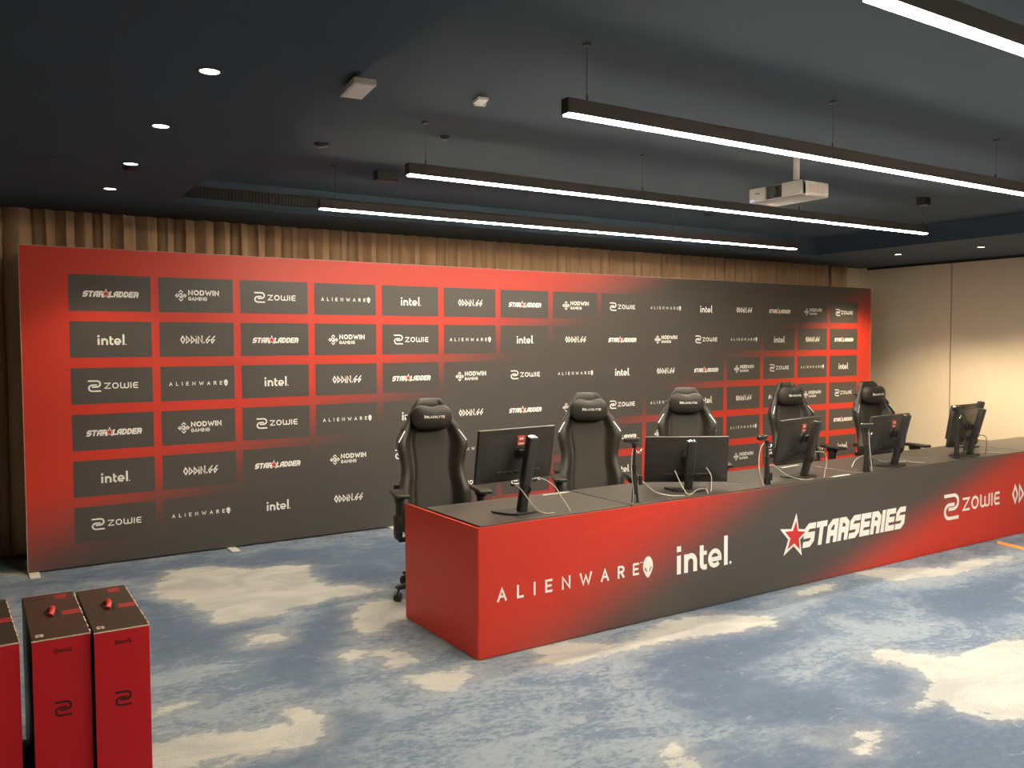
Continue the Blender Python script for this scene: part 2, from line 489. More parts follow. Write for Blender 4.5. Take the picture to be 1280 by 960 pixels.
def logo_zowie(tw=.13):
    wglyph = [[(0, 1), (0, .25)]+arc(.25, .25, .25, .25, 180, 360, 8)+[(.5, .8)], [(.5, .25)]+arc(.75, .25, .25, .25, 180, 360, 8)+[(1, 1)]]
    G2 = dict(G); G2['W'] = wglyph
    G2['E'] = [[(1, 1), (.3, 1)]+arc(.3, .5, .3, .5, 90, 270, 8)+[(1, 0)], [(0, .5), (.9, .5)]]
    t1, l1 = text('ZOWIE', .185, {'*': .95, 'W': 1.35, 'E': .8, 'O': 1.0}, .20, G2)
    return {'white': shift(t1, 2.2, .42, .92)+shift(emblem_s(.13), 0, 0, 1.75)}
def logo_alienware():
    t1, l1 = text('ALIENWARE', .18, {'*': .82, 'W': 1.2, 'L': .6, 'E': .66, 'R': .7}, .88)
    head, eyes = alien(l1+.95, .5, 1.75)
    tm = [[(l1+.12, .93), (l1+.38, .93), (l1+.38, 1.0), (l1+.12, 1.0)]]
    return {'white': t1+tm+[head], 'eye': eyes}
def logo_intel():
    w = .19; p = []
    p += ribbon([(.1, .0), (.1, .66)], w, False); p.append([(.0, .79), (.2, .79), (.2, .99), (.0, .99)])
    p += ribbon([(.44, 0), (.44, .66)], w, False); p += ribbon([(.44, .38)]+arc(.66, .36, .22, .22, 150, 0, 8)+[(.88, 0)], w, False)
    p += ribbon([(1.20, .88), (1.20, .2)]+arc(1.36, .22, .16, .14, 180, 270, 5)+[(1.46, .08)], w, False)
    p += ribbon([(1.10, .59), (1.46, .59)], .15, False)
    p += ribbon([(1.60, .30), (2.12, .30)]+arc(1.86, .335, .26, .265, 0, 318, 16), .165, False)
    p += ribbon([(2.42, 0), (2.42, 1.08)], w, False)
    p.append(arc(2.66, .06, .06, .06, 0, 330, 10))
    return {'white': p}
def logo_oddin():
    w = .18; p = []; x = 0
    p += ribbon([(x, .5), (x+.26, 1), (x+.55, .5), (x+.29, 0)], w, closed=True); x += .78
    for _ in range(2):
        p += ribbon([(x, 0), (x, 1), (x+.46, .42)], w, closed=True); x += .70
    p += ribbon([(x, 0), (x, .60)], w); o = [[(x-.15, .92), (x, 1.10), (x+.15, .92), (x, .76)]]; x += .30
    p += ribbon([(x, 0), (x, 1), (x+.54, 0), (x+.54, 1.05)], w); x += .84
    p.append([(x-.1, -.02), (x+.1, -.02), (x+.1, .18), (x-.1, .18)]); x += .28
    for _ in range(2):
        p += ribbon([(x+.52, 1.02), (x, .42), (x+.14, 0), (x+.52, .46), (x+.28, .46)], w*.9); x += .74
    return {'white': p, 'orange': o}
def logo_blacklyte():
    t1, l1 = text('BLACKLYTE', .2, {'*': .8, 'L': .65}, .14)
    e = ribbon([(0, 1.15), (.0, -.1), (.45, .35)], .2, closed=True)+ribbon([(.05, 1.2), (.5, .8), (.2, .55)], .2)
    return {'white': e+shift(t1, .8, 0)}
def logo_benq():
    t1, l1 = text('BenQ', .17, {'*': .8, 'n': .7, 'e': .7, 'Q': .95}, .12)
    return {'white': t1}

def put_logo(bm, d, O, U, V, mats, off=(0, 0), nrm=None, lift=0.0):
    """Lay a logo's polygons on the plane O + u*U + v*V (each material a little further out)."""
    O, U, V = Vector(O), Vector(U), Vector(V)
    Nn = U.cross(V).normalized()
    for k, polys in d.items():
        for qi, q in enumerate(polys):
            up = lift + (0.0 if k == 'white' else 0.0012) + (qi % 7)*0.00012
            vs_ = [bm.verts.new(O+U*(x+off[0])+V*(y+off[1])+Nn*up) for x, y in q]
            try: f = bm.faces.new(vs_)
            except ValueError: continue
            f.normal_update()
            if f.normal.dot(Nn) < 0: f.normal_flip()
            f.material_index = mats[k]

# ============================================================ STRUCTURE
SOF, REC = 2.87, 3.08            # soffit and recess heights
X0, X1, Y0, Y1 = -3.5, 11.6, -5.0, 8.25
RX0, RX1, RY1 = 1.45, 9.35, 7.25  # recess edges

def carpet_floor():
    CREAM_P = [[(1.09,6.44),(1.33,6.96),(1.62,6.95),(1.87,6.66),(2.15,6.65),(2.31,6.48),(2.18,6.22),(2.19,5.9),(2.45,5.68),(2.51,5.54),(2.29,5.54),(2.11,5.57),(1.86,5.52),(1.66,5.41),(1.51,5.42),(1.29,5.44),(1.31,5.71),(1.24,6.06),(1.12,6.26)],[(2.02,4.94),(2.15,5.32),(2.36,5.36),(2.58,5.21),(2.39,4.91),(2.21,4.84),(2.07,4.72),(1.95,4.75)],[(1.72,4.5),(1.84,4.57),(2.02,4.42),(2.09,4.28),(2.06,4.18),(1.97,4.19),(1.88,4.19),(1.91,4.35),(1.87,4.43),(1.75,4.42)],[(1.88,4.0),(1.98,3.99),(2.15,3.96),(2.31,4.0),(2.21,3.86),(2.08,3.74),(1.96,3.76),(1.9,3.84)],[(0.58,3.95),(0.77,3.96),(0.9,3.91),(1.07,3.86),(1.23,3.81),(1.26,4.0),(1.33,3.96),(1.4,3.78),(1.32,3.63),(1.24,3.54),(1.09,3.58),(0.95,3.6),(0.82,3.62),(0.7,3.62),(0.52,3.61)],[(1.38,5.14),(1.59,5.07),(1.59,4.94),(1.46,4.89),(1.35,4.99)],[(0.66,4.27),(0.84,4.31),(0.94,4.3),(0.82,4.24),(0.7,4.22)],[(2.7,4.01),(2.93,3.99),(3.17,3.78),(3.49,3.88),(3.67,3.96),(4.05,3.86),(4.33,3.62),(4.18,3.52),(3.89,3.57),(3.6,3.63),(3.36,3.66),(3.14,3.68),(2.86,3.7),(2.68,3.7),(2.63,3.78)],[(4.88,3.94),(5.29,3.92),(5.1,3.79),(4.88,3.79),(4.84,3.86)],[(5.64,4.04),(5.99,3.95),(6.37,3.7),(6.64,3.75),(7.24,3.6),(6.95,3.55),(6.14,3.56),(5.71,3.67),(5.64,3.82)],[(4.16,2.92),(4.39,2.89),(4.51,2.66),(4.74,2.5),(5.24,2.45),(4.89,2.14),(4.3,1.91),(4.06,1.98),(3.94,2.11),(3.92,2.3),(3.75,2.33),(4.0,2.4),(4.19,2.54),(4.25,2.67),(4.13,2.87)],[(3.19,2.28),(3.32,2.34),(3.47,2.3),(3.34,2.23),(3.14,2.17)],[(2.43,2.6),(2.55,2.7),(2.58,2.63),(2.5,2.48),(2.39,2.41),(2.31,2.47)]]
    DEEP_P = [[(1.32,4.62),(1.57,4.88),(2.03,5.49),(2.12,5.26),(2.02,4.94),(1.78,4.61),(1.52,4.12),(1.42,4.13),(1.35,4.33)],[(1.46,3.83),(1.58,3.62),(1.38,3.44),(1.22,3.32),(0.95,3.45),(1.2,3.49),(1.32,3.59)],[(0.98,6.28),(1.29,5.57),(1.55,5.32),(1.34,5.03),(1.13,4.92),(0.76,4.93)],[(2.27,6.33),(2.57,6.49),(2.88,6.29),(2.74,5.8),(2.46,5.72),(2.26,5.96)],[(3.16,3.58),(3.56,3.7),(4.34,3.56),(4.28,3.36),(3.92,3.16),(3.53,3.12),(3.46,2.88),(3.66,2.66),(3.5,2.43),(3.63,2.3),(3.22,2.4),(2.84,2.87),(3.03,3.37)],[(3.98,2.82),(4.21,2.67),(4.14,2.5),(3.85,2.37),(3.8,2.59)],[(5.43,3.45),(6.67,3.28),(5.71,2.8),(5.17,2.86),(5.21,3.25)]]
    xs = np.concatenate([np.arange(X0, 0, .12), np.arange(0, 8.4, .035), np.arange(8.4, X1+.1, .1)])
    ys = np.concatenate([np.arange(Y0, 2.6, .12), np.arange(2.6, 7.6, .035), np.arange(7.6, Y1+.1, .1)])
    XX, YY = np.meshgrid(xs, ys)
    P = np.stack([XX.ravel(), YY.ravel()], 1)
    def field(polys):
        best = np.full(len(P), -9.0)
        for q in polys:
            q = np.array(q); d = np.full(len(P), 9.0); ins = np.zeros(len(P), bool)
            for a, b in zip(q, np.roll(q, -1, 0)):
                e = b-a; w = P-a
                t = np.clip((w@e)/max(e@e, 1e-9), 0, 1)
                d = np.minimum(d, np.hypot(*(w-t[:, None]*e).T))
                c = ((a[1] > P[:, 1]) != (b[1] > P[:, 1]))
                with np.errstate(divide='ignore', invalid='ignore'):
                    xi = (b[0]-a[0])*(P[:, 1]-a[1])/(b[1]-a[1])+a[0]
                ins ^= c & (P[:, 0] < xi)
            best = np.maximum(best, np.where(ins, d, -d))
        return best
    cr, de = field(CREAM_P), field(DEEP_P)
    # away from the traced patches the pattern goes on as loose blotches
    nv = np.array([noise.fractal(Vector((x*.42+3.1, y*.62-1.7, .3)), .9, 2.0, 4) for x, y in P])
    nd = np.array([noise.fractal(Vector((x*.5-7.1, y*.7+4.7, 1.3)), .9, 2.0, 4) for x, y in P])
    seen = (P[:, 0] > 0.2) & (P[:, 0] < 8.3) & (P[:, 1] > 2.6) & (P[:, 1] < 7.45) & (P[:, 0] < P[:, 1]*2.4)
    cr = np.where(seen, cr, np.maximum(cr, (nv-.28)*.5)); de = np.where(seen, np.maximum(de, (nd-.45)*.5), np.maximum(de, (nd-.1)*.5))
    nx, ny = len(xs), len(ys)
    idx = np.arange(nx*ny).reshape(ny, nx)
    F = np.stack([idx[:-1, :-1], idx[:-1, 1:], idx[1:, 1:], idx[1:, :-1]], -1).reshape(-1, 4)
    me = bpy.data.meshes.new('floor')
    me.from_pydata([(x, y, 0.0) for x, y in P], [], F.tolist())
    for nm, v in (('cream', cr), ('deep', de)):
        a = me.attributes.new(nm, 'FLOAT', 'POINT'); a.data.foreach_set('value', np.clip(v, -1, 1).astype(np.float32))
    me.materials.append(M['carpet'])
    o = bpy.data.objects.new('floor', me); COL.objects.link(o)
    o['kind'] = 'structure'
carpet_floor()

bm = B()
bx(bm, (X0, Y0, SOF), (RX0, Y1, 3.3)); bx(bm, (RX1, Y0, SOF), (X1+.1, Y1, 3.3))
bx(bm, (RX0, RY1, SOF), (RX1, Y1, 3.3)); bx(bm, (RX0, Y0, REC), (RX1, RY1, 3.3))
struct('ceiling', bm, M['ceil'])
bm = B(); bx(bm, (X0-.1, Y1-.05, 0), (X1+.1, Y1+.1, 3.3)); struct('wall_back', bm, M['wall'])
bm = B(); bx(bm, (X0-.1, Y0, 0), (X0, Y1, 3.3)); struct('wall_left', bm, M['wall'])
bm = B(); bx(bm, (X0-.1, Y0-.1, 0), (X1+.1, Y0, 3.3)); struct('wall_front', bm, M['wall'])
# folding partition on the right: tall panels with a dark gap between each
bm = B()
bx(bm, (X1+.03, Y0, 0), (X1+.12, Y1, 3.3), mi=1)
y = 8.06
while y > Y0:
    bx(bm, (X1, max(Y0, y-1.30), .06), (X1+.05, y-.004, SOF-.03), .002, 1)
    y -= 1.31
bx(bm, (X1, 8.062, 0), (X1+.05, Y1-.05, SOF))
struct('wall_right', bm, [M['wall'], M['wallgap']])
bm = B(); bx(bm, (X1-.004, Y0, 0), (X1+.04, 8.06, .06), .002); struct('baseboard_right', bm, M['skirt'])
bm = B(); bx(bm, (X1-.02, Y0, SOF-.035), (X1+.03, 8.06, SOF), .003); struct('trim_1', bm, M['skirt'])

# long slotted air grille on the back face of the ceiling recess
t = thing('air_grille', 'long dark slotted air grille high on the recess face above the curtain', 'vent', (1.47, RY1, 2.975))
bm = B(); W_ = 4.2
for a, b in (((0, -.012, .040), (W_, 0, .047)), ((0, -.012, -.047), (W_, 0, -.040)), ((0, -.012, -.040), (.012, 0, .040)), ((W_-.012, -.012, -.040), (W_, 0, .040))): bx(bm, a, b)
obj('frame', bm, M['grille'], t)
bm = B()
n = 150
for i in range(n):
    x = .014+(W_-.028)*i/n
    bx(bm, (x, -.009, -.039), (x+.010, -.002, .039))
obj('slats', bm, M['grille'], t)
bm = B(); bx(bm, (.01, -.0019, -.040), (W_-.01, -.0004, .040)); obj('backing', bm, M['skirt'], t)

# flush access hatches in the low ceiling
def hatch(x0, y0, x1, y1, label):
    t = thing('ceiling_hatch', label, 'hatch', ((x0+x1)/2, (y0+y1)/2, SOF))
    a, b = (x1-x0)/2, (y1-y0)/2
    bm = B(); bx(bm, (-a+.006, -b+.006, -.0025), (a-.006, b-.006, 0.0), .001, 1); obj('panel', bm, M['ceil'], t)
    bm = B()
    for lo, hi in (((-a, -b), (a, -b+.006)), ((-a, b-.006), (a, b)), ((-a, -b+.006), (-a+.006, b-.006)), ((a-.006, -b+.006), (a, b-.006))):
        bx(bm, (lo[0], lo[1], -.001), (hi[0], hi[1], 0))
    obj('shadow_gap', bm, M['skirt'], t)
hatch(-.1, 5.85, .54, 6.75, 'flush ceiling hatch above the left end of the curtain, near the downlights')
hatch(-.1, 2.55, .52, 3.47, 'flush ceiling hatch in the top left corner of the picture')

# ============================================================ CURTAINS
def curtain(x0, x1, y, label, seed):
    rnd = random.Random(seed)
    bm = B(); rows = [(0.035, 1.12), (.5, 1.08), (1.4, 1.0), (2.3, .95), (2.7, .85), (SOF-.004, .75)]
    x = x0; ph = 0.0; pts = []
    per = .162; amp = .045; k = 0
    while x < x1:
        ph = (x-x0)/per*2*PI
        loc = noise.noise(Vector((x*2.2, seed, 0)))
        ph += loc*3.0
        a = amp*(1+.45*noise.noise(Vector((x*3.1, 5+seed, 0))))
        s = math.sin(ph)
        pts.append((x+.012*math.sin(2*ph), a*(abs(s)**1.15*(1 if s > 0 else -1)+.22*math.sin(2.3*ph+1.0)), x))
        x += .0105
    grid = []
    for z, g in rows:
        grid.append([bm.verts.new((px+.01*noise.noise(Vector((x_*4, z*1.3, seed))), y+dy*g, z)) for px, dy, x_ in pts])
    for A, Z in zip(grid, grid[1:]):
        for i in range(len(pts)-1): bm.faces.new((A[i], A[i+1], Z[i+1], Z[i]))
    o = obj('pleated_curtain', bm, M['curtain'], None, True, 180)
    sm = o.modifiers.new('thickness', 'SOLIDIFY'); sm.thickness = .004
    return tag(o, label, 'curtain')
curtain(-2.6, 10.74, 8.09, 'long floor-length brown pleated curtain running behind the sponsor board', 1)
curtain(10.80, 11.17, 8.10, 'narrow brown curtain end beside the beige wall corner, past a dark gap', 2)

# ============================================================ SPONSOR BOARD
BX0, BX1, BY = .40, 10.80, 7.45
board = thing('sponsor_board', 'long red and charcoal sponsor board of logo tiles standing before the curtain', 'sponsor board', (BX0, BY, 0))
board['kind'] = 'thing'
bm = B()
bx(bm, (0, 0, .012), (BX1-BX0, .030, 2.5), mi=0)
CX, CW, CP, CZ, CH, CPZ = .725-BX0, .5957, .6558, 2.2968, .2846, .3646
LOGOS = [centre(logo_starladder(), .41), centre(logo_nodwin(), .355), centre(logo_zowie(), .365), centre(logo_alienware(), .475), centre(logo_intel(), .212), centre(logo_oddin(), .285)]
MI = {'white': 2, 'red': 3, 'orange': 4, 'eye': 5}
ORDER = {0: 0, 1: 4, 2: 2}
for r in range(6):
    for c in range(15):
        x0 = CX+c*CP; z1 = CZ-r*CPZ
        q = [bm.verts.new(p) for p in ((x0, -.0008, z1-CH), (x0+CW, -.0008, z1-CH), (x0+CW, -.0008, z1), (x0, -.0008, z1))]
        f = bm.faces.new(q); f.material_index = 1
        lg = LOGOS[(ORDER[r % 3]+c) % 6]
        put_logo(bm, lg, (x0+CW/2+.004, -.0016, z1-CH/2-.002), (1, 0, 0), (0, 0, 1), MI)
obj('printed_panel', bm, [M['board'], M['cell'], M['white'], M['starred'], M['orange'], M['eye']], board, recalc=False)
bm = B()
for lo, hi in (((-.004, -.002, .012), (0, .034, 2.504)), ((BX1-BX0, -.002, .012), (BX1-BX0+.004, .034, 2.504)), ((0, -.002, 2.5), (BX1-BX0, .034, 2.504))): bx(bm, lo, hi)
obj('edge_trim', bm, M['edge'], board, label='thin pale edge trim')
for x in (.0, 1.485, 2.98, 4.48, 5.98, 7.48, 8.98, 10.33):
    bm = B(); bx(bm, (x, -.165, 0), (x+.072, .45, .009), .002, 1)
    bx(bm, (x+.02, .034, .009), (x+.052, .06, 1.6), .002, 1)
    obj('foot', bm, M['foot'], board, label='white flat foot plate')

# ============================================================ DESK ROW
DX, DY, DZ = 2.345, 4.0, .744
seams = [2.36, 3.455, 4.600, 5.765, 6.965, 8.165, 9.36]
tnames = ['black table at the red left end of the row, under the first monitor',
          'second black table from the red end, under the camera-facing monitor',
          'third black table from the red end, with a white strip by its back edge',
          'black table behind the big white wordmark and red star, under the fourth monitor',
          'fifth black table from the red end, under two overlapping monitors',
          'last black table at the far end, running out of the picture']
for i in range(6):
    a, b = seams[i]+.008, seams[i+1]-.008
    t = thing('desk', tnames[i], 'table', ((a+b)/2, 4.34, 0), 0, 'black tables in one row')
    w = (b-a)/2
    bm = B(); bx(bm, (-w, -.326, DZ-.025), (w, .322, DZ), .003, 2); obj('table_top', bm, M['tabletop'], t)
    for sx in (-1, 1):
        bm = B()
        x = sx*(w-.07)
        bx(bm, (x-.025, -.03, .03), (x+.025, .03, DZ-.03), .004)
        bx(bm, (x-.035, -.29, 0), (x+.035, .29, .03), .006)
        bx(bm, (x-.025, -.26, DZ-.055), (x+.025, .26, DZ-.025), .004)
        obj('leg', bm, M['blackmetal'], t)
    bm = B(); bx(bm, (-w+.096, -.02, DZ-.07), (w-.096, .02, DZ-.026), .003); obj('cross_beam', bm, M['blackmetal'], t)
BW = 9.37-DX
banner = thing('desk_banner', 'red and charcoal printed banner wrapping the front of the desk row', 'banner', (DX, DY, 0))
bm = B()
# front face with a rounded left corner
bx(bm, (.012, 0, .006), (BW, .012, DZ-.009), 0, mi=0)
def on_front(d, x, z): put_logo(bm, d, (x, -.0008, z), (1, 0, 0), (0, 0, 1), MI2)
MI2 = {'white': 1, 'red': 2, 'orange': 3, 'eye': 4}
def place(fn, x0, x1, zc): on_front(centre(fn(), x1-x0), (x0+x1)/2-DX, zc)
place(logo_alienware, 2.468, 3.617, .345)
place(logo_intel, 3.82, 4.318, .356)
place(logo_starseries, 4.80, 6.29, .372)
place(logo_zowie, 6.82, 7.682, .365)
place(logo_oddin, 7.89, 8.62, .372)
# faint printed ray lines
for a, b in (((3.05, .02), (3.05, .60)), ((3.05, .02), (2.72, .34)), ((3.05, .60), (3.55, .70)), ((3.75, .70), (3.10, .10)), ((3.4, .66), (3.75, .70)), ((3.9, .12), (4.5, .62)), ((7.2, .04), (7.75, .66)), ((7.75, .66), (8.2, .2))):
    for q in ribbon([(a[0]-DX, a[1]), (b[0]-DX, b[1])], .004):
        f = bm.faces.new([bm.verts.new((x, -.0004, z)) for x, z in q]); f.normal_update()
        if f.normal.y > 0: f.normal_flip()
        f.material_index = 5
obj('front_panel', bm, [M['deskprint'], M['white'], M['starred'], M['orange'], M['eye'], M['deskline']], banner, recalc=False)
bm = B()
bx(bm, (0, .012, .006), (.012, .90, DZ-.009), 0)
n = 6; prof = [(.012-.012*math.cos(PI/2*i/n), .012-.012*math.sin(PI/2*i/n)) for i in range(n+1)]
prism(bm, prof+[(.012, .012)], .006, DZ-.009)
obj('side_panel', bm, M['sidered'], banner, label='plain red end panel')

# long low black cabinet against the partition, its top just showing past the last monitors
t = thing('low_cabinet', 'long low black cabinet against the beige wall, past the last monitors', 'cabinet', (11.36, 4.60, 0))
bm = B(); bx(bm, (-.20, -1.70, .04), (.20, 1.70, .40), .006); obj('carcass', bm, M['skirt'], t)
bm = B(); bx(bm, (-.215, -1.715, .40), (.215, 1.715, .425), .004); obj('top_board', bm, M['black2'], t)
bm = B(); bx(bm, (-.18, -1.66, 0), (.18, 1.66, .041)); obj('plinth', bm, M['skirt'], t)
for i in range(4):
    bm = B(); bx(bm, (-.214, -1.69+i*.845, .055), (-.200, -1.69+i*.845+.835, .392), .003); dr = obj('door', bm, M['black2'], t)
    bm = B(); bx(bm, (-.228, -1.69+i*.845+.76, .20), (-.214, -1.69+i*.845+.775, .30), .002); obj('handle', bm, M['blackmetal'], dr)

# ============================================================ LINEAR PENDANT LAMPS
LZ, LX0, LX1 = 2.75, 2.29, 7.63
def make_lamp():
    t = thing('linear_pendant_lamp', 'x', 'ceiling lamp', (LX0, 0, LZ), 0, 'glowing linear pendant lamps under the ceiling recess')
    Ln = LX1-LX0
    bm = B()
    bx(bm, (0, -.026, .004), (Ln, -.023, .07)); bx(bm, (0, .023, .004), (Ln, .026, .07))
    bx(bm, (0, -.023, .010), (Ln, .023, .07)); bx(bm, (-.004, -.026, .002), (0, .026, .07)); bx(bm, (Ln, -.026, .002), (Ln+.004, .026, .07))
    obj('housing', bm, M['lamphouse'], t)
    bm = B(); bx(bm, (.004, -.0225, -.0035), (Ln-.004, .0225, .0098), .001); obj('diffuser', bm, M['lampglow'], t, label='glowing warm white diffuser')
    for x in (.12, 1.85, 3.55, Ln-.05):
        bm = B(); cyl(bm, (x, 0, .07), (x, 0, REC-LZ-.001), .0016, n=6); cyl(bm, (x, 0, .07), (x, 0, .10), .006, n=8)
        cyl(bm, (x, 0, REC-LZ-.012), (x, 0, REC-LZ), .02, n=12)
        obj('suspension_cable', bm, M['lamphouse'], t)
    return t
LAMPS = [(6.19, 'farthest linear lamp, hanging closest to the curtain and sponsor board', .45),
         (4.70, 'second linear lamp out from the curtain, ending above the partition', 5.25),
         (3.11, 'long linear lamp with the projector hanging just behind it', None),
         (1.60, 'nearest linear lamp, cut off by the top right corner', None),
         (0.10, 'linear lamp overhead, out of the picture', None)
         ]
lamp0 = make_lamp()
for i, (y, lb, box) in enumerate(LAMPS):
    t = lamp0 if i == 0 else dup(lamp0)
    t.location = (LX0, y, LZ); t['label'] = lb
for i, (y, lb, box) in enumerate(LAMPS):
    if box is None: continue
    t = [o for o in bpy.data.objects if o.type == 'EMPTY' and o.get('label') == lb][0]
    bm = B(); bx(bm, (box, -.045, REC-LZ-.07), (box+.17 if box < 1 else box+.09, .045, REC-LZ), .004)
    obj('driver_box', bm, M['blackmetal'], t)

# ============================================================ DOWNLIGHTS
def make_downlight():
    t = thing('downlight', 'x', 'downlight', (0, 0, SOF), 0, 'small recessed round downlights in the low ceiling')
    bm = B(); lathe(bm, [(.040, -.0005), (.044, -.004), (.055, -.003), (.057, 0)], 28); obj('trim_ring', bm, M['ceil'], t, True)
    bm = B(); lathe(bm, [(0, -.0012), (.030, -.0012), (.0398, -.0008)], 28); obj('lens', bm, M['spotglow'], t, label='glowing round lens')
    return t
def downlight(x, y, label, first=[]):
    if not first: first.append(make_downlight()); t = first[0]
    else: t = dup(first[0])
    t.location = (x, y, SOF); t['label'] = label
    l = bpy.data.lights.new('downlight_beam', 'SPOT'); l.energy = SPOT_WATTS*(4.0 if x > 5 else 1.0); l.color = (1.0, .82, .55)
    l.spot_size = math.radians(112 if x > 5 else 90); l.spot_blend = .55; l.shadow_soft_size = .03
    lo = bpy.data.objects.new('downlight_beam', l); COL.objects.link(lo); lo.location = (x, y, SOF-.02); lo.parent = None
downlight(.952, 6.82, 'downlight deepest in the left ceiling, nearest the curtain')
downlight(.935, 5.83, 'downlight second from the curtain, with a dark disc beside it')
downlight(.912, 4.76, 'downlight third from the curtain in the left ceiling')
downlight(.908, 3.715, 'largest clear downlight, nearest in the left ceiling')
downlight(.945, 2.76, 'downlight cut by the top edge of the picture')
downlight(10.18, 6.64, 'downlight of the far right ceiling strip, nearer the sponsor board')
downlight(10.28, 5.63, 'downlight of the far right ceiling strip, nearer the picture edge')
downlight(10.32, 4.62, 'downlight of the right ceiling strip, just out of the picture')
downlight(10.32, 3.60, 'last downlight of the right ceiling strip, out of the picture')

# ============================================================ SMALL CEILING FITTINGS
def disc(x, y, z, r, label):
    bm = B(); lathe(bm, [(0, -.022), (r*.55, -.022), (r*.85, -.014), (r, -.006), (r, 0), (0, 0)], 24)
    o = obj('smoke_detector', bm, M['blackmetal'], None, True); o.location = (x, y, z)
    return tag(o, label, 'smoke detector', 'dark round detectors on the ceiling')
disc(.962, 5.975, SOF, .055, 'dark disc on the low ceiling right beside a lit downlight')
disc(2.08, 5.57, REC, .05, 'dark disc on the raised ceiling left of the linear lamps')
disc(2.68, 4.95, REC, .035, 'tiny dark disc between the white clip and the linear lamps')
disc(6.6, 6.45, REC, .055, 'dark disc on the raised ceiling to the right of the projector')
t = thing('ceiling_unit', 'flat white rectangular unit hanging at the edge of the low ceiling', 'ceiling unit', (1.477, 3.51, SOF), math.radians(-7))
bm = B(); bx(bm, (-.05, -.115, -.046), (.05, .115, -.020), .004); obj('white_case', bm, M['projector'], t, label='white flat case')
bm = B(); bx(bm, (-.026, -.05, -.0205), (.026, .05, 0), .002); obj('bracket', bm, M['blackmetal'], t)
bm = B(); bx(bm, (-.04, -.10, -.0475), (.04, .10, -.0455), .0008, 1); obj('face_plate', bm, M['foot'], t)
t = thing('ceiling_clip', 'small white bracket on the bare raised ceiling', 'sensor', (2.43, 4.09, REC), math.radians(-12))
bm = B(); bx(bm, (-.030, -.07, -.03), (.030, .03, -.014), .003); bx(bm, (-.012, .03, -.03), (.05, .06, -.014), .003); obj('bracket_plate', bm, M['projector'], t)
bm = B(); bx(bm, (-.012, -.03, -.0145), (.012, .01, 0), .002); obj('stem', bm, M['blackmetal'], t)

# ============================================================ PROJECTOR
t = thing('ceiling_projector', 'white projector hanging from the ceiling by a short pole behind the long lamp', 'projector', (4.86, 3.90, 2.75))
W_, D_, H_ = .30, .46, .102
bm = B()
bx(bm, (.012, 0, 0), (W_, D_, H_), .012, 3)
bx(bm, (0, 0, 0), (.06, .168, H_), .010, 3); bx(bm, (0, .308, 0), (.06, D_, H_), .010, 3)
obj('body', bm, M['projector'], t, True)
bm = B(); bx(bm, (.0095, .170, .008), (.03, .306, H_-.006), .004); obj('lens_recess', bm, M['black'], t, label='dark lens recess')
bm = B(); cyl(bm, (.0105, .238, .05), (-.012, .238, .05), .038, .034, 24); cyl(bm, (-.0118, .238, .05), (-.0125, .238, .05), .026, .026, 24); obj('lens', bm, M['black2'], t)
bm = B(); bx(bm, (-.001, D_-.05, .008), (.004, D_-.015, .018)); obj('status_light', bm, M['led'], t, label='small blue status light')
bm = B(); bx(bm, (-.001, .36, .055), (.002, .395, .062)); obj('nameplate', bm, M['black'], t)
bm = B()
for i in range(9): bx(bm, (.09+i*.018, -.0012, .022), (.10+i*.018, .002, .08))
obj('vent', bm, M['edge'], t)
bm = B(); cyl(bm, (.15, .16, H_+.028), (.15, .16, REC-2.75-.012), .022, n=20); obj('pole', bm, M['projector'], t, True)
bm = B(); bx(bm, (.06, .07, H_-.001), (.24, .25, H_+.010), .002); cyl(bm, (.15, .16, H_+.009), (.15, .16, H_+.030), .035, n=20); obj('mount', bm, M['blackmetal'], t)
bm = B(); cyl(bm, (.15, .16, REC-2.75-.013), (.15, .16, REC-2.75), .07, n=28); obj('ceiling_plate', bm, M['projector'], t)

# ============================================================ GAMING CHAIRS
def interp(tab, z):
    if z <= tab[0][0]: return tab[0][1]
    for (a, va), (b, vb) in zip(tab, tab[1:]):
        if z <= b:
            k = (z-a)/(b-a); k = k*k*(3-2*k)
            return va+(vb-va)*k
    return tab[-1][1]
HW = [(.46, .225), (.56, .262), (.68, .262), (.80, .232), (.86, .228), (.94, .245), (1.01, .262), (1.05, .258), (1.12, .222), (1.20, .170), (1.28, .128), (1.325, .100), (1.345, .078)]
WG = [(.46, .06), (.60, .085), (.84, .055), (1.02, .075), (1.12, .045), (1.22, .018), (1.345, .006)]
def yc(z): return .17+(z-.46)*.17+.02*math.sin((z-.5)*4)
def sstep(a, b, x):
    k = min(1, max(0, (x-a)/(b-a))); return k*k*(3-2*k)
def front_y(x, z):
    u = min(1, abs(x)/max(interp(HW, z), 1e-3))
    return yc(z)-interp(WG, z)*sstep(.56, .80, u)

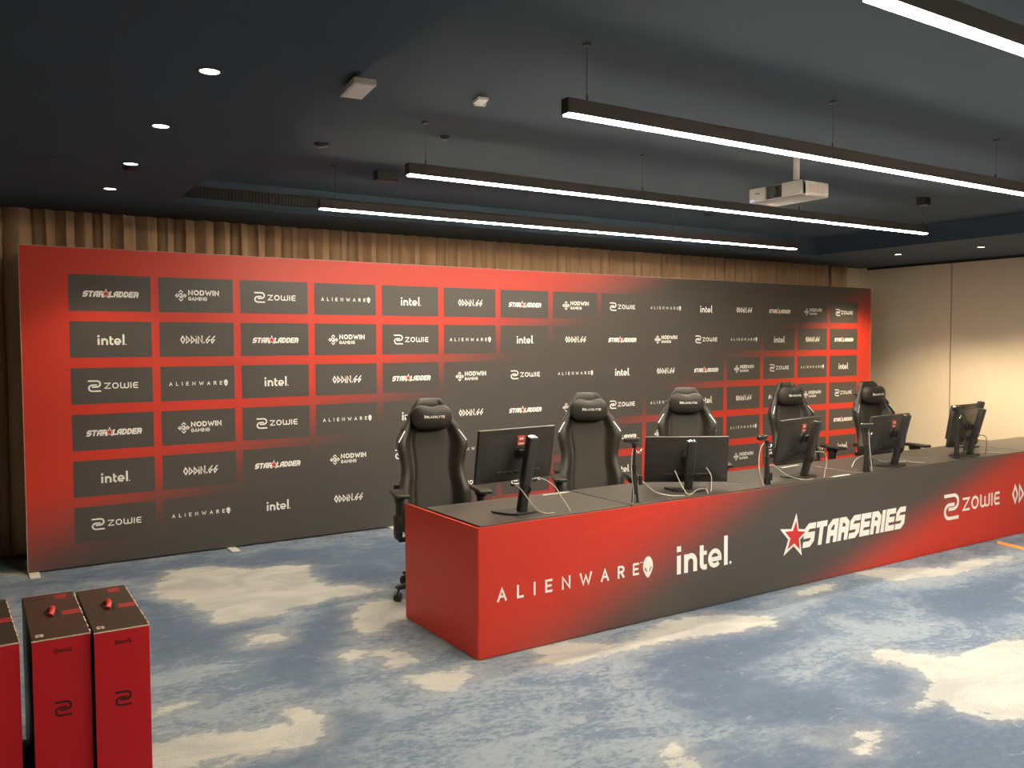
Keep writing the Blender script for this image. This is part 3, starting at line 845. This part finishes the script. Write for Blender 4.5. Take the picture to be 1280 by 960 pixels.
def superell(bm, c, s, e=2.6, nu=32, nv=18, dip=0.0, mi=0):
    def sp(v, p): return math.copysign(abs(v)**p, v)
    t = bmesh.new(); rings = []
    k = 2.0/e
    for j in range(nv+1):
        ph = -PI/2+PI*j/nv
        ring = []
        for i in range(nu):
            th = 2*PI*i/nu
            x = sp(math.cos(ph), k)*sp(math.cos(th), k); y = sp(math.cos(ph), k)*sp(math.sin(th), k); z = sp(math.sin(ph), k)
            if dip and z > 0: z -= dip*z*math.exp(-(x/.38)**2)
            if dip and z < 0: z += dip*.35*abs(z)*math.exp(-(x/.5)**2)
            ring.append(t.verts.new((c[0]+x*s[0], c[1]+y*s[1], c[2]+z*s[2])))
            if j in (0, nv): break
        rings.append(ring)
    for A, Z in zip(rings, rings[1:]):
        for i in range(nu):
            q = (i+1) % nu
            if len(A) == 1: t.faces.new((A[0], Z[q], Z[i]))
            elif len(Z) == 1: t.faces.new((A[i], A[q], Z[0]))
            else: t.faces.new((A[i], A[q], Z[q], Z[i]))
    add(bm, t, mi)

HRC, HRS = (0, yc(1.215)-.050, 1.212), (.150, .052, .098)
def make_chair():
    t = thing('gaming_chair', 'x', 'chair', (0, 0, 0), 0, 'black high-backed gaming chairs behind the desk row')
    # --- backrest shell with forward wings
    bm = B(); zs = [.46+(1.345-.46)*i/44 for i in range(45)]; us = [-1+2*i/28 for i in range(29)]
    F, K = [], []
    for z in zs:
        hw = interp(HW, z); fr, bk = [], []
        edge = .0 if .47 < z < 1.335 else .02
        for u in us:
            x = hw*u
            y = front_y(x, z)+edge
            roll = .012*sstep(.93, 1.0, abs(u))
            fr.append(bm.verts.new((x, y+roll, z)))
            th = .075*(1-.25*sstep(.3, 1, abs(u))) - edge*1.6
            bk.append(bm.verts.new((x*.985, max(y+roll+.012, yc(z)+th-.02*sstep(.6, 1.0, abs(u))-interp(WG, z)*.55*sstep(.7, 1, abs(u))), z)))
        F.append(fr); K.append(bk)
    n = len(us)
    for A, Z in zip(F, F[1:]):
        for i in range(n-1): bm.faces.new((A[i], A[i+1], Z[i+1], Z[i]))
    for A, Z in zip(K, K[1:]):
        for i in range(n-1): bm.faces.new((A[i+1], A[i], Z[i], Z[i+1]))
    for A, Z, A2, Z2 in zip(F, F[1:], K, K[1:]):
        bm.faces.new((A[0], Z[0], Z2[0], A2[0])); bm.faces.new((A[-1], A2[-1], Z2[-1], Z[-1]))
    for i in range(n-1):
        bm.faces.new((F[0][i], K[0][i], K[0][i+1], F[0][i+1])); bm.faces.new((F[-1][i], F[-1][i+1], K[-1][i+1], K[-1][i]))
    obj('backrest', bm, M['leather'], t, True, 60)
    # --- fabric centre panel, slightly proud
    bm = B(); rows = []
    zz = [.50+(1.14-.50)*i/24 for i in range(25)]
    for z in zz:
        hw = interp(HW, z)*.55; e = sstep(.50, .53, z)*(1-sstep(1.10, 1.14, z))
        rows.append([bm.verts.new((hw*u, front_y(hw*u, z)-.010*e*(1-sstep(.86, 1, abs(u)))+.001, z)) for u in [-1+2*i/16 for i in range(17)]])
    for A, Z in zip(rows, rows[1:]):
        for i in range(16): bm.faces.new((A[i], A[i+1], Z[i+1], Z[i]))
    obj('back_panel', bm, M['leather2'], t, True, 180)
    # --- pale piping lines along both edges
    for s in (-1, 1):
        bm = B(); pts = []
        for i in range(30):
            z = .50+(1.33-.50)*i/29; x = s*interp(HW, z)*.99
            pts.append((x, front_y(x, z)+.008, z))
        tube(bm, pts, .0030, 6, k=2); obj('piping', bm, M['tabletrim'], t, True, label='paler edge piping')
        bm = B()   # slash mark on the shoulder wing
        a = [(s*interp(HW, z)*f, z) for z, f in ((1.115, .90), (1.045, .955))]
        for q in ribbon(a, .0075):
            bm.faces.new([bm.verts.new((x, front_y(x, z)-.0028, z)) for x, z in q])
        obj('shoulder_mark', bm, M['white'], t, label='short white slanted mark')
    # --- neck pillow with printed word
    bm = B(); superell(bm, HRC, HRS, 2.7, 36, 20, .26)
    pl = obj('headrest_pillow', bm, M['leather'], t, True, 180)
    bm = B(); lg = centre(logo_blacklyte(), .150)
    for q in lg['white']:
        vv = []
        for x, z in q:
            x, z = x+.012, z+.006
            k = max(0.0, 1-abs(x/HRS[0])**2.7-abs(z/HRS[2])**2.7)
            vv.append(bm.verts.new((x, HRC[1]-HRS[1]*k**(1/2.7)-.0022, HRC[2]+z)))
        bm.faces.new(vv)
    obj('printed_word', bm, M['white'], pl, label='small white printed word')
    bm = B(); tube(bm, [(-.15, HRC[1]+.03, 1.21), (-.172, yc(1.21)+.03, 1.215), (-.10, yc(1.21)+.078, 1.22), (.10, yc(1.21)+.078, 1.22), (.172, yc(1.21)+.03, 1.215), (.15, HRC[1]+.03, 1.21)], .006, 6)
    obj('strap', bm, M['black'], pl, True)
    # --- seat with bolsters
    bm = B(); bx(bm, (-.20, -.27, .405), (.20, .20, .475), .028, 4)
    for s in (-1, 1): bx(bm, (s*.19-.055, -.26, .405), (s*.19+.055, .20, .505), .035, 4)
    bx(bm, (-.22, -.25, .375), (.22, .19, .41), .01)
    obj('seat', bm, M['leather'], t, True, 60)
    # --- armrests
    for s in (-1, 1):
        ar = B(); bx(ar, (s*.290-.05, -.16, .700), (s*.290+.05, .115, .728), .012, 3)
        arm = obj('armrest', ar, M['black2'], t, True)
        bm = B(); bx(bm, (s*.290-.028, -.055, .665), (s*.290+.028, .045, .701), .006); bx(bm, (s*.290-.020, -.045, .46), (s*.290+.020, .03, .675), .008)
        bx(bm, (s*.300-.026, -.052, .405), (s*.300+.026, .037, .56), .010)
        bx(bm, (min(s*.15, s*.300), -.035, .380), (max(s*.15, s*.300), .025, .406), .006)
        obj('arm_post', bm, M['black'], arm, True)
    # --- recline hinge covers and lever on both sides
    for s in (-1, 1):
        bm = B(); cyl(bm, (s*.232, .175, .47), (s*.268, .175, .47), .062, .054, 24); bx(bm, (s*.250-.012, .15, .38), (s*.250+.012, .21, .50), .006)
        obj('hinge_cover', bm, M['black'], t, True)
    bm = B(); tube(bm, [(-.262, .12, .40), (-.285, .10, .40), (-.29, -.02, .395)], .010, 8); obj('recline_lever', bm, M['black'], t, True)
    # --- bolsters' side knobs at the back
    for z in (.63, .72):
        bm = B(); bx(bm, (-.284, yc(z)-.015, z-.018), (-.225, yc(z)+.017, z+.018), .005); obj('side_knob', bm, M['black'], t)
    # --- mechanism, gas lift and star base
    bm = B(); bx(bm, (-.11, -.15, .325), (.11, .13, .376), .012); obj('tilt_mechanism', bm, M['blackmetal'], t)
    bm = B(); cyl(bm, (0, 0, .10), (0, 0, .24), .034, n=20); cyl(bm, (0, 0, .24), (0, 0, .328), .022, n=20); obj('gas_lift', bm, M['blackmetal'], t, True)
    bm = B(); lathe(bm, [(0, .078), (.05, .078), (.062, .09), (.055, .135), (.036, .15), (0, .15)], 24); sb = obj('star_base', bm, M['black'], t, True)
    for i in range(5):
        a = math.radians(126+72*i)
        mt = Matrix.Rotation(a, 4, 'Z')
        bm = B(); prism(bm, [(.04, .085), (.34, .074), (.352, .082), (.352, .098), (.33, .104), (.04, .138)], -.021, .021, 'y', .006, 0, mt)
        obj('base_leg', bm, M['black'], sb)
        bm = B(); w = Matrix.Translation(mt @ Vector((.335, 0, 0))) @ Matrix.Rotation(a+.7, 4, 'Z')
        for s in (-1, 1):
            lathe(bm, [(0, -.009), (.022, -.010), (.029, -.006), (.030, 0), (.029, .006), (.022, .010), (0, .009)], 22, 0, w @ Matrix.Translation((.012, s*.014, .0300)) @ Matrix.Rotation(PI/2, 4, 'X'))
        lathe(bm, [(0, -.0035), (.033, -.0035), (.033, .0035), (0, .0035)], 20, 0, w @ Matrix.Translation((.012, 0, .0345)) @ Matrix.Rotation(PI/2, 4, 'X'))
        cyl(bm, w @ Vector((0, 0, .055)), w @ Vector((0, 0, .078)), .008, n=10)
        obj('caster', bm, M['black'], sb, True)
    return t
CH = [((2.80, 5.285), -15, 'nearest black gaming chair, left of the first monitor, its wheel beside the red panel'),
      ((4.10, 5.19), -27, 'second black gaming chair from the left, between the first two monitors'),
      ((5.23, 5.32), -37, 'black gaming chair rising behind the monitor that faces the camera squarely'),
      ((6.91, 5.43), -11, 'fourth black gaming chair, turned right behind the tilted third monitor'),
      ((7.73, 5.06), -8, 'farthest black gaming chair, against the beige wall beyond the board end')]
chair0 = make_chair()
for i, ((x, y), a, lb) in enumerate(CH):
    t = chair0 if i == 0 else dup(chair0)
    t.location = (x, y, 0); t.rotation_euler = (0, 0, math.radians(a)); t['label'] = lb

# ============================================================ MONITORS
def make_monitor():
    t = thing('monitor', 'x', 'monitor', (0, 0, DZ), 0, 'black monitors seen from behind on the desk row')
    T = Matrix.Translation((0, .03, .285)) @ Matrix.Rotation(math.radians(9), 4, 'X')
    bm = B()
    bx(bm, (-.283, -.006, -.160), (.283, .018, .160), .006, 2, 0, T)
    # rear bulge, tapering to the edges
    t2 = bmesh.new()
    a = [t2.verts.new(p) for p in ((-.272, -.005, -.150), (.272, -.005, -.150), (.272, -.005, .150), (-.272, -.005, .150))]
    b = [t2.verts.new(p) for p in ((-.19, -.030, -.11), (.19, -.030, -.11), (.19, -.030, .10), (-.19, -.030, .10))]
    t2.faces.new(b)
    for i in range(4): t2.faces.new((a[i], a[(i+1) % 4], b[(i+1) % 4], b[i]))
    t2.faces.new(a[::-1])
    bmesh.ops.recalc_face_normals(t2, faces=t2.faces)
    bmesh.ops.bevel(t2, geom=list(t2.edges), offset=.008, segments=2, affect='EDGES')
    add(bm, t2, 0, T)
    sh = obj('back_shell', bm, M['black2'], t, True, 35)
    bm = B(); bx(bm, (-.273, .0182, -.146), (.273, .0192, .152), 0, 1, 0, T); obj('screen', bm, M['screen'], t)
    bm = B(); bx(bm, (-.200, -.0075, .122), (-.160, -.0056, .131), 0, 1, 0, T); obj('maker_mark', bm, M['stickerwhite'], sh, label='tiny white maker mark')
    bm = B(); bx(bm, (-.022, -.0325, .064), (.034, -.0180, .118), .0004, 1, 0, T); bx(bm, (-.016, -.0328, .070), (.028, -.0324, .078), 0, 1, 1, T)
    bx(bm, (-.010, -.0328, .098), (.022, -.0324, .110), 0, 1, 1, T)
    obj('sticker', bm, [M['sticker'], M['stickerwhite']], sh, label='square red sticker')
    bm = B(); bx(bm, (-.16, -.036, -.103), (.16, -.028, -.088), .002, 1, 0, T)
    for x in (-.11, -.06, -.01, .05, .09): bx(bm, (x-.011, -.042, -.104), (x+.011, -.030, -.089), .001, 1, 0, T)
    obj('port_strip', bm, M['skirt'], sh)
    bm = B(); lathe(bm, [(0, 0), (.042, 0), (.044, .004), (.038, .014), (.02, .018), (0, .018)], 28, 0, T @ Matrix.Translation((0, -.029, .02)) @ Matrix.Rotation(PI/2, 4, 'X'))
    bx(bm, (-.03, -.075, -.005), (.03, -.045, .045), .006, 2, 0, T)
    obj('hinge', bm, M['skirt'], t, True)
    # leaning stand column with a cable ring
    lean = math.atan2(.105, .43)
    Cm = Matrix.Translation((0, -.005, .008)) @ Matrix.Rotation(lean, 4, 'X')
    bm = B(); bx(bm, (-.028, -.036, 0), (.028, .006, .20), .008, 3, 0, Cm); bx(bm, (-.031, -.040, .17), (.031, .010, .445), .009, 3, 0, Cm)
    col = obj('stand_column', bm, M['black2'], t, True)
    bm = B(); lathe(bm, [(.022, -.004), (.026, -.004), (.026, .004), (.022, .004), (.022, -.004)], 20, 0, Cm @ Matrix.Translation((0, -.041, .14)) @ Matrix.Rotation(PI/2, 4, 'X')); obj('cable_ring', bm, M['black'], col)
    bm = B(); bx(bm, (-.022, -.030, .4452), (.022, .002, .4462), 0, 1, 0, Cm); obj('top_cap', bm, M['chrome'], col, label='bright cap')
    bm = B(); pts = [(-.135, .10), (-.145, .07), (-.11, -.045), (-.07, -.085), (.07, -.085), (.11, -.045), (.145, .07), (.135, .10), (.07, .075), (-.07, .075)]
    prism(bm, pts, 0, .012, 'z', .003); obj('stand_base', bm, M['black'], t)
    return t
MON = [(2.760, 4.215, 5, 'black monitor nearest the red panel end, beside the first chair'),
       (4.120, 4.215, -32, 'black monitor turned square to the camera, hiding the third chair'),
       (5.235, 4.170, 10, 'black tilted monitor with red sticker in front of the fourth chair'),
       (6.300, 4.140, 4, 'black tilted monitor in front of the farthest chair'),
       (7.430, 4.160, 9, 'black monitor seen against the beige wall, front one of two overlapping'),
       (8.04, 4.50, 4, 'black monitor mostly hidden behind the one against the beige wall')]
MON_DZ = (.055, -.080, -.008, -.033, -.042, -.040)
MON_SZ = (1.05, .80, .97, .96, .95, 1.0)
mon0 = make_monitor()
for i, (x, y, a, lb) in enumerate(MON):
    t = mon0 if i == 0 else dup(mon0)
    t.location = (x, y, DZ); t.rotation_euler = (0, 0, math.radians(a)); t['label'] = lb
    for c in t.children:           # every stand is set to its own height
        k = c.name.split('.')[0]
        if k in ('back_shell', 'screen', 'hinge'): c.location.z = MON_DZ[i]
        elif k == 'stand_column': c.scale.z = MON_SZ[i]
        if k == 'back_shell' and i in (1, 4, 5):
            for g in list(c.children):
                if g.name.startswith('sticker'): bpy.data.objects.remove(g)

# ============================================================ WEBCAMS ON MINI STANDS
def make_stand():
    t = thing('camera_stand', 'x', 'stand', (0, 0, DZ), 0, 'slim black camera stands on the front edge of the desks')
    bm = B(); cyl(bm, (0, 0, .05), (0, 0, .22), .0135, n=14); cyl(bm, (0, 0, .22), (0, 0, .33), .0095, n=12); cyl(bm, (0, 0, .200), (0, 0, .23), .0165, n=14)
    obj('pole', bm, M['black'], t, True)
    for i in range(3):
        a = math.radians(90+120*i)
        d = Vector((math.cos(a), math.sin(a), 0))
        bm = B(); tube(bm, [d*.010+Vector((0, 0, .17)), d*.013+Vector((0, 0, .08)), d*.019+Vector((0, 0, .006))], .0085, 8); cyl(bm, d*.020, d*.019+Vector((0, 0, .010)), .0105, n=10)
        obj('leg', bm, M['black'], t, True)
    bm = B(); lathe(bm, [(0, .328), (.012, .330), (.0165, .342), (.012, .355), (0, .358)], 16); bx(bm, (-.016, -.012, .352), (.016, .012, .361), .002); obj('ball_head', bm, M['blackmetal'], t, True)
    bm = B(); tube(bm, [(.012, 0, .31), (.030, -.006, .30), (.042, -.008, .315)], .004, 6); cyl(bm, (.040, -.008, .31), (.052, -.008, .325), .007, n=10); obj('clamp_knob', bm, M['chrome'], t, True, label='bright clamp knob')
    return t
def make_cam():
    t = thing('webcam', 'x', 'webcam', (0, 0, DZ+.361), 0, 'small webcams on slim stands')
    bm = B(); bx(bm, (-.052, -.014, .006), (.052, .016, .036), .011, 4); obj('body', bm, M['black'], t, True)
    bm = B(); cyl(bm, (0, .012, .021), (0, .026, .021), .012, n=20); obj('lens', bm, M['screen'], t, True)
    bm = B(); bx(bm, (-.050, -.0145, .034), (.050, .010, .0372), .0015, 1); obj('top_strip', bm, M['chrome'], t, label='bright top strip')
    bm = B(); bx(bm, (-.020, -.012, 0), (.020, .014, .008), .002); obj('clip', bm, M['black'], t)
    return t
WC = [(3.530, 4.075, -8, 1.03, 'left of the monitor that faces the camera', 'standing on the seam of the second and third desks'),
      (4.755, 4.080, 12, .86, 'between the square-on monitor and the tilted one beside the fourth chair', 'left of the tilted third monitor'),
      (5.840, 4.050, -5, .93, 'just left of the fourth monitor', 'in front of the fourth monitor'),
      (7.135, 4.080, 10, 1.14, 'against the beige wall, before the overlapping monitors', 'slender, before the overlapping monitors'),
      (8.452, 4.150, 0, 1.08, 'cut off by the right edge of the picture', 'beyond the right edge of the picture')]
st0, wc0 = make_stand(), make_cam()
for i, (x, y, a, s, lb, lb2) in enumerate(WC):
    t = st0 if i == 0 else dup(st0)
    t.location = (x, y, DZ); t.scale = (1, 1, s); t.rotation_euler = (0, 0, math.radians(a)); t['label'] = 'slim black camera stand ' + lb2
    t = wc0 if i == 0 else dup(wc0)
    t.location = (x-(.024, .040, 0, .01, 0)[i], y+(0, .01, 0, 0, 0)[i], DZ+.361*s); t.rotation_euler = (0, 0, math.radians(a-6)); t['label'] = 'small black webcam ' + lb

# ============================================================ CABLES
def cable(pts, label, m='cablewhite', r=.0032, plugs=()):
    bm = B(); tube(bm, pts, r, 6, k=8)
    o = obj('cable', bm, M[m], None, True)
    tag(o, label, 'cable')
    for (p, q, rr) in plugs:
        bm = B(); cyl(bm, p, q, rr, n=12); obj('plug', bm, M['black'], o, True, label='black plug')
    return o
Z = DZ+.0035
cable([(2.70, 4.185, .915), (2.72, 4.15, .90), (2.755, 4.115, .84), (2.81, 4.115, .775), (2.86, 4.085, Z), (2.92, 4.075, Z)], 'pale cable looping from the first monitor onto the desk, close to its column', plugs=[((2.695, 4.20, .915), (2.705, 4.175, .913), .008)])
cable([(2.855, 4.19, .93), (2.90, 4.165, .935), (2.955, 4.13, .89), (2.985, 4.10, .83), (3.012, 4.075, .775), (3.018, 4.055, Z)], 'pale cable arching out to the right from the first monitor', plugs=[((2.845, 4.20, .925), (2.870, 4.185, .932), .008)])
cable([(3.585, 4.085, .865), (3.62, 4.095, .862), (3.68, 4.11, .822), (3.75, 4.12, .780), (3.86, 4.115, Z+.001), (3.94, 4.055, Z)], 'white cable running from the first camera stand along the desk', plugs=[((3.588, 4.085, .905), (3.588, 4.085, .848), .013)])
cable([(3.503, 4.055, 1.085), (3.494, 4.06, 1.03), (3.490, 4.055, .93), (3.500, 4.05, .82), (3.480, 4.030, Z)], 'pale cable hanging down the first camera stand', r=.0028)
cable([(4.015, 4.225, .885), (4.0, 4.17, .83), (3.985, 4.10, .77), (3.990, 4.062, Z), (4.06, 4.060, .775), (4.135, 4.06, .772), (4.128, 4.030, Z)], 'pale cable looped under the monitor that faces the camera')
cable([(4.215, 4.135, .90), (4.225, 4.10, .85), (4.215, 4.085, .79), (4.20, 4.075, Z)], 'short pale cable dropping straight from the monitor that faces the camera', r=.0028)
cable([(4.775, 4.085, .875), (4.85, 4.10, .868), (4.95, 4.11, .812), (5.04, 4.11, .770), (5.12, 4.06, Z), (5.21, 4.045, Z)], 'white cable sweeping from the second camera stand to the tilted monitor', plugs=[((4.797, 4.085, .82), (4.797, 4.085, .768), .014)])
cable([(4.745, 4.10, 1.035), (4.70, 4.09, 1.0), (4.665, 4.075, .92), (4.66, 4.06, .83), (4.685, 4.045, Z)], 'pale cable bowed down the left of the second camera stand', r=.0034)
cable([(5.32, 4.125, .93), (5.39, 4.09, .92), (5.40, 4.075, .85), (5.37, 4.065, .79), (5.34, 4.05, Z)], 'thin pale cable hanging right of the tilted third monitor', r=.0026)
cable([(5.93, 4.24, Z+.004), (5.95, 4.25, Z+.01), (6.02, 4.27, .80), (6.10, 4.24, .835), (6.25, 4.26, .80), (6.40, 4.28, Z+.008), (6.58, 4.20, Z+.002)], 'white cable arching behind the third camera stand under the fourth monitor')
cable([(6.35, 4.17, .865), (6.44, 4.19, .84), (6.52, 4.20, .79), (6.62, 4.18, Z), (6.66, 4.08, Z)], 'thin pale cable trailing right of the fourth monitor', r=.0026)
cable([(5.880, 4.062, 1.07), (5.886, 4.06, 1.03), (5.88, 4.05, .94), (5.885, 4.04, .84), (5.885, 4.03, Z)], 'pale cable down the right of the third camera stand', r=.0034, plugs=[((5.895, 4.045, .835), (5.895, 4.045, .785), .012)])
cable([(7.525, 4.155, .895), (7.57, 4.12, .915), (7.62, 4.10, .90), (7.62, 4.09, .84), (7.57, 4.07, Z)], 'dark cable looping beside the monitors by the beige wall', 'cableblack')
cable([(7.57, 4.12, Z), (7.64, 4.20, Z), (7.75, 4.17, Z), (7.85, 4.05, Z)], 'white cable lying on the desk beyond the last monitors')
cable([(7.165, 4.09, 1.14), (7.24, 4.09, 1.12), (7.30, 4.09, 1.05), (7.29, 4.08, .95), (7.22, 4.07, .86), (7.21, 4.06, Z)], 'dark cable down the stand before the beige wall', 'cableblack', .004, plugs=[((7.275, 4.08, .86), (7.275, 4.08, .80), .014)])

# paper strips lying on the desks
def strip(a, b, label):
    a, b = Vector(a), Vector(b); d = (b-a).normalized(); nrm = Vector((-d.y, d.x, 0))*.011
    bm = B(); prism(bm, [tuple((a-nrm).xy), tuple((b-nrm).xy), tuple((b+nrm).xy), tuple((a+nrm).xy)], DZ+.0003, DZ+.0022)
    tag(obj('paper_strip', bm, M['stickerwhite']), label, 'paper strip', 'white paper strips on the desks')
strip((3.20, 4.605, 0), (3.41, 4.605, 0), 'white strip at the back edge of the desk, before the second chair')
strip((5.48, 4.56, 0), (5.72, 4.59, 0), 'white strip at the back of the desk, below the fourth chair')
strip((5.41, 4.035, 0), (5.62, 4.035, 0), 'white strip along the desk front, right of the tilted third monitor')

# orange floor tape
bm = B(); prism(bm, [(7.475, 3.905), (7.590, 3.965), (7.35, 2.90), (7.235, 2.90)], .0004, .003)
tag(obj('floor_tape', bm, M['tape']), 'orange tape strip on the carpet at the right edge', 'tape')

# ============================================================ MONITOR CARTONS
def make_carton():
    t = thing('monitor_carton', 'x', 'box', (0, 0, 0), 0, 'red and black monitor cartons standing in a row')
    w, d, h = .1005, .67, .63          # front face at y = 0, the box runs back to y = d
    bm = B()
    bx(bm, (-w, 0, 0), (w, d, h-.001), .004, 2, mi=1)
    me = obj('carton', bm, [M['boxred'], M['boxblack']], t, True)
    bm = B(); bx(bm, (-w+.001, -.0018, .002), (w-.001, .0005, h-.006), .0008, 1)
    fr = obj('front_panel', bm, M['boxred'], t, label='plain red front panel')
    bm = B(); put_logo(bm, centre(logo_benq(), .060), (0.004, -.0026, h-.050), (1, 0, 0), (0, 0, 1), {'white': 0})
    obj('printed_word', bm, M['boxink'], fr, recalc=False, label='black printed word'); bm = B()
    e = centre({'white': emblem_s(.13)}, .060)
    put_logo(bm, e, (0.0, -.0026, h-.275), (1, 0, 0), (0, 0, 1), {'white': 0})
    obj('printed_emblem', bm, M['boxink'], fr, recalc=False, label='black printed emblem')
    bm = B(); bx(bm, (-w+.002, .004, h-.002), (w-.002, d-.003, h+.0012), .0008, 1)
    tp = obj('top_flap', bm, M['boxblack'], t, label='black top flap')
    bm = B()
    put_logo(bm, centre({'white': emblem_s(.15)}, .050), (.045, d-.075, h+.0020), (1, 0, 0), (0, 1.35, 0), {'white': 0})
    for k in range(3): bx(bm, (.030, d*.50-.035+k*.022, h+.0014), (.095, d*.50-.025+k*.022, h+.0020))
    obj('printed_emblem', bm, M['boxlogo'], tp, recalc=False, label='red printed emblem and lines')
    bm = B(); prism(bm, [(-.028, d*.52-.055), (.012, d*.52-.070), (.022, d*.52+.02), (.012, d*.52+.065), (-.020, d*.52+.075), (-.036, d*.52+.03)], h+.0012, h+.0018); obj('handle_slot', bm, M['hole'], tp)
    bm = B(); tube(bm, [(-.016, d*.52-.050, h+.004), (-.006, d*.52-.02, h+.016), (-.004, d*.52+.02, h+.016), (-.010, d*.52+.05, h+.004)], .012, 10); obj('carry_handle', bm, M['handle'], tp, True, label='red carry handle')
    bm = B(); put_logo(bm, {'white': [[(-.014, -.02), (-.002, -.02), (-.002, 0), (-.014, 0)], [(.002, -.02), (.014, -.02), (.014, 0), (.002, 0)], [(-.014, .004), (.014, .004), (.014, .014), (-.014, .014)]]}, (-.070, .055, h+.0020), (1, 0, 0), (0, 1, 0), {'white': 0}); obj('small_icon', bm, M['edge'], tp, recalc=False)
    # torn tab edges along the right upper seam, their glints painted in as pale colour
    rnd = random.Random(3); y = .02
    while y < d-.05:
        L_ = rnd.uniform(.02, .06)
        bm = B(); bx(bm, (w-.004, y, h-.012), (w+.0022, y+L_, h+.0008), .001, 1); y += L_+rnd.uniform(.015, .05)
        obj('torn_tab', bm, M['carton'], tp, label='torn cardboard tab with its glint painted in pale')
    bm = B(); bx(bm, (-w, -.0012, h-.005), (w, .0035, h-.0005), .001, 1); obj('front_edge', bm, M['carton'], tp, label='raw pale cardboard edge')
    bm = B(); bx(bm, (-w+.002, d-.004, h-.004), (w-.002, d+.001, h+.0009), .001, 1); obj('rear_edge', bm, M['carton'], tp, label='raw pale cardboard edge')
    return t
CT = [(.060, 3.655, 1.5, 'red and black carton cut off by the left edge of the picture'),
      (.298, 3.635, -.4, 'red and black carton in the middle of the three'),
      (.506, 3.612, -.7, 'red and black carton farthest right of the three, beside the open carpet')]
c0 = make_carton()
for i, (x, y, a, lb) in enumerate(CT):
    t = c0 if i == 0 else dup(c0)
    t.location = (x, y, 0); t.rotation_euler = (0, 0, math.radians(a)); t['label'] = lb
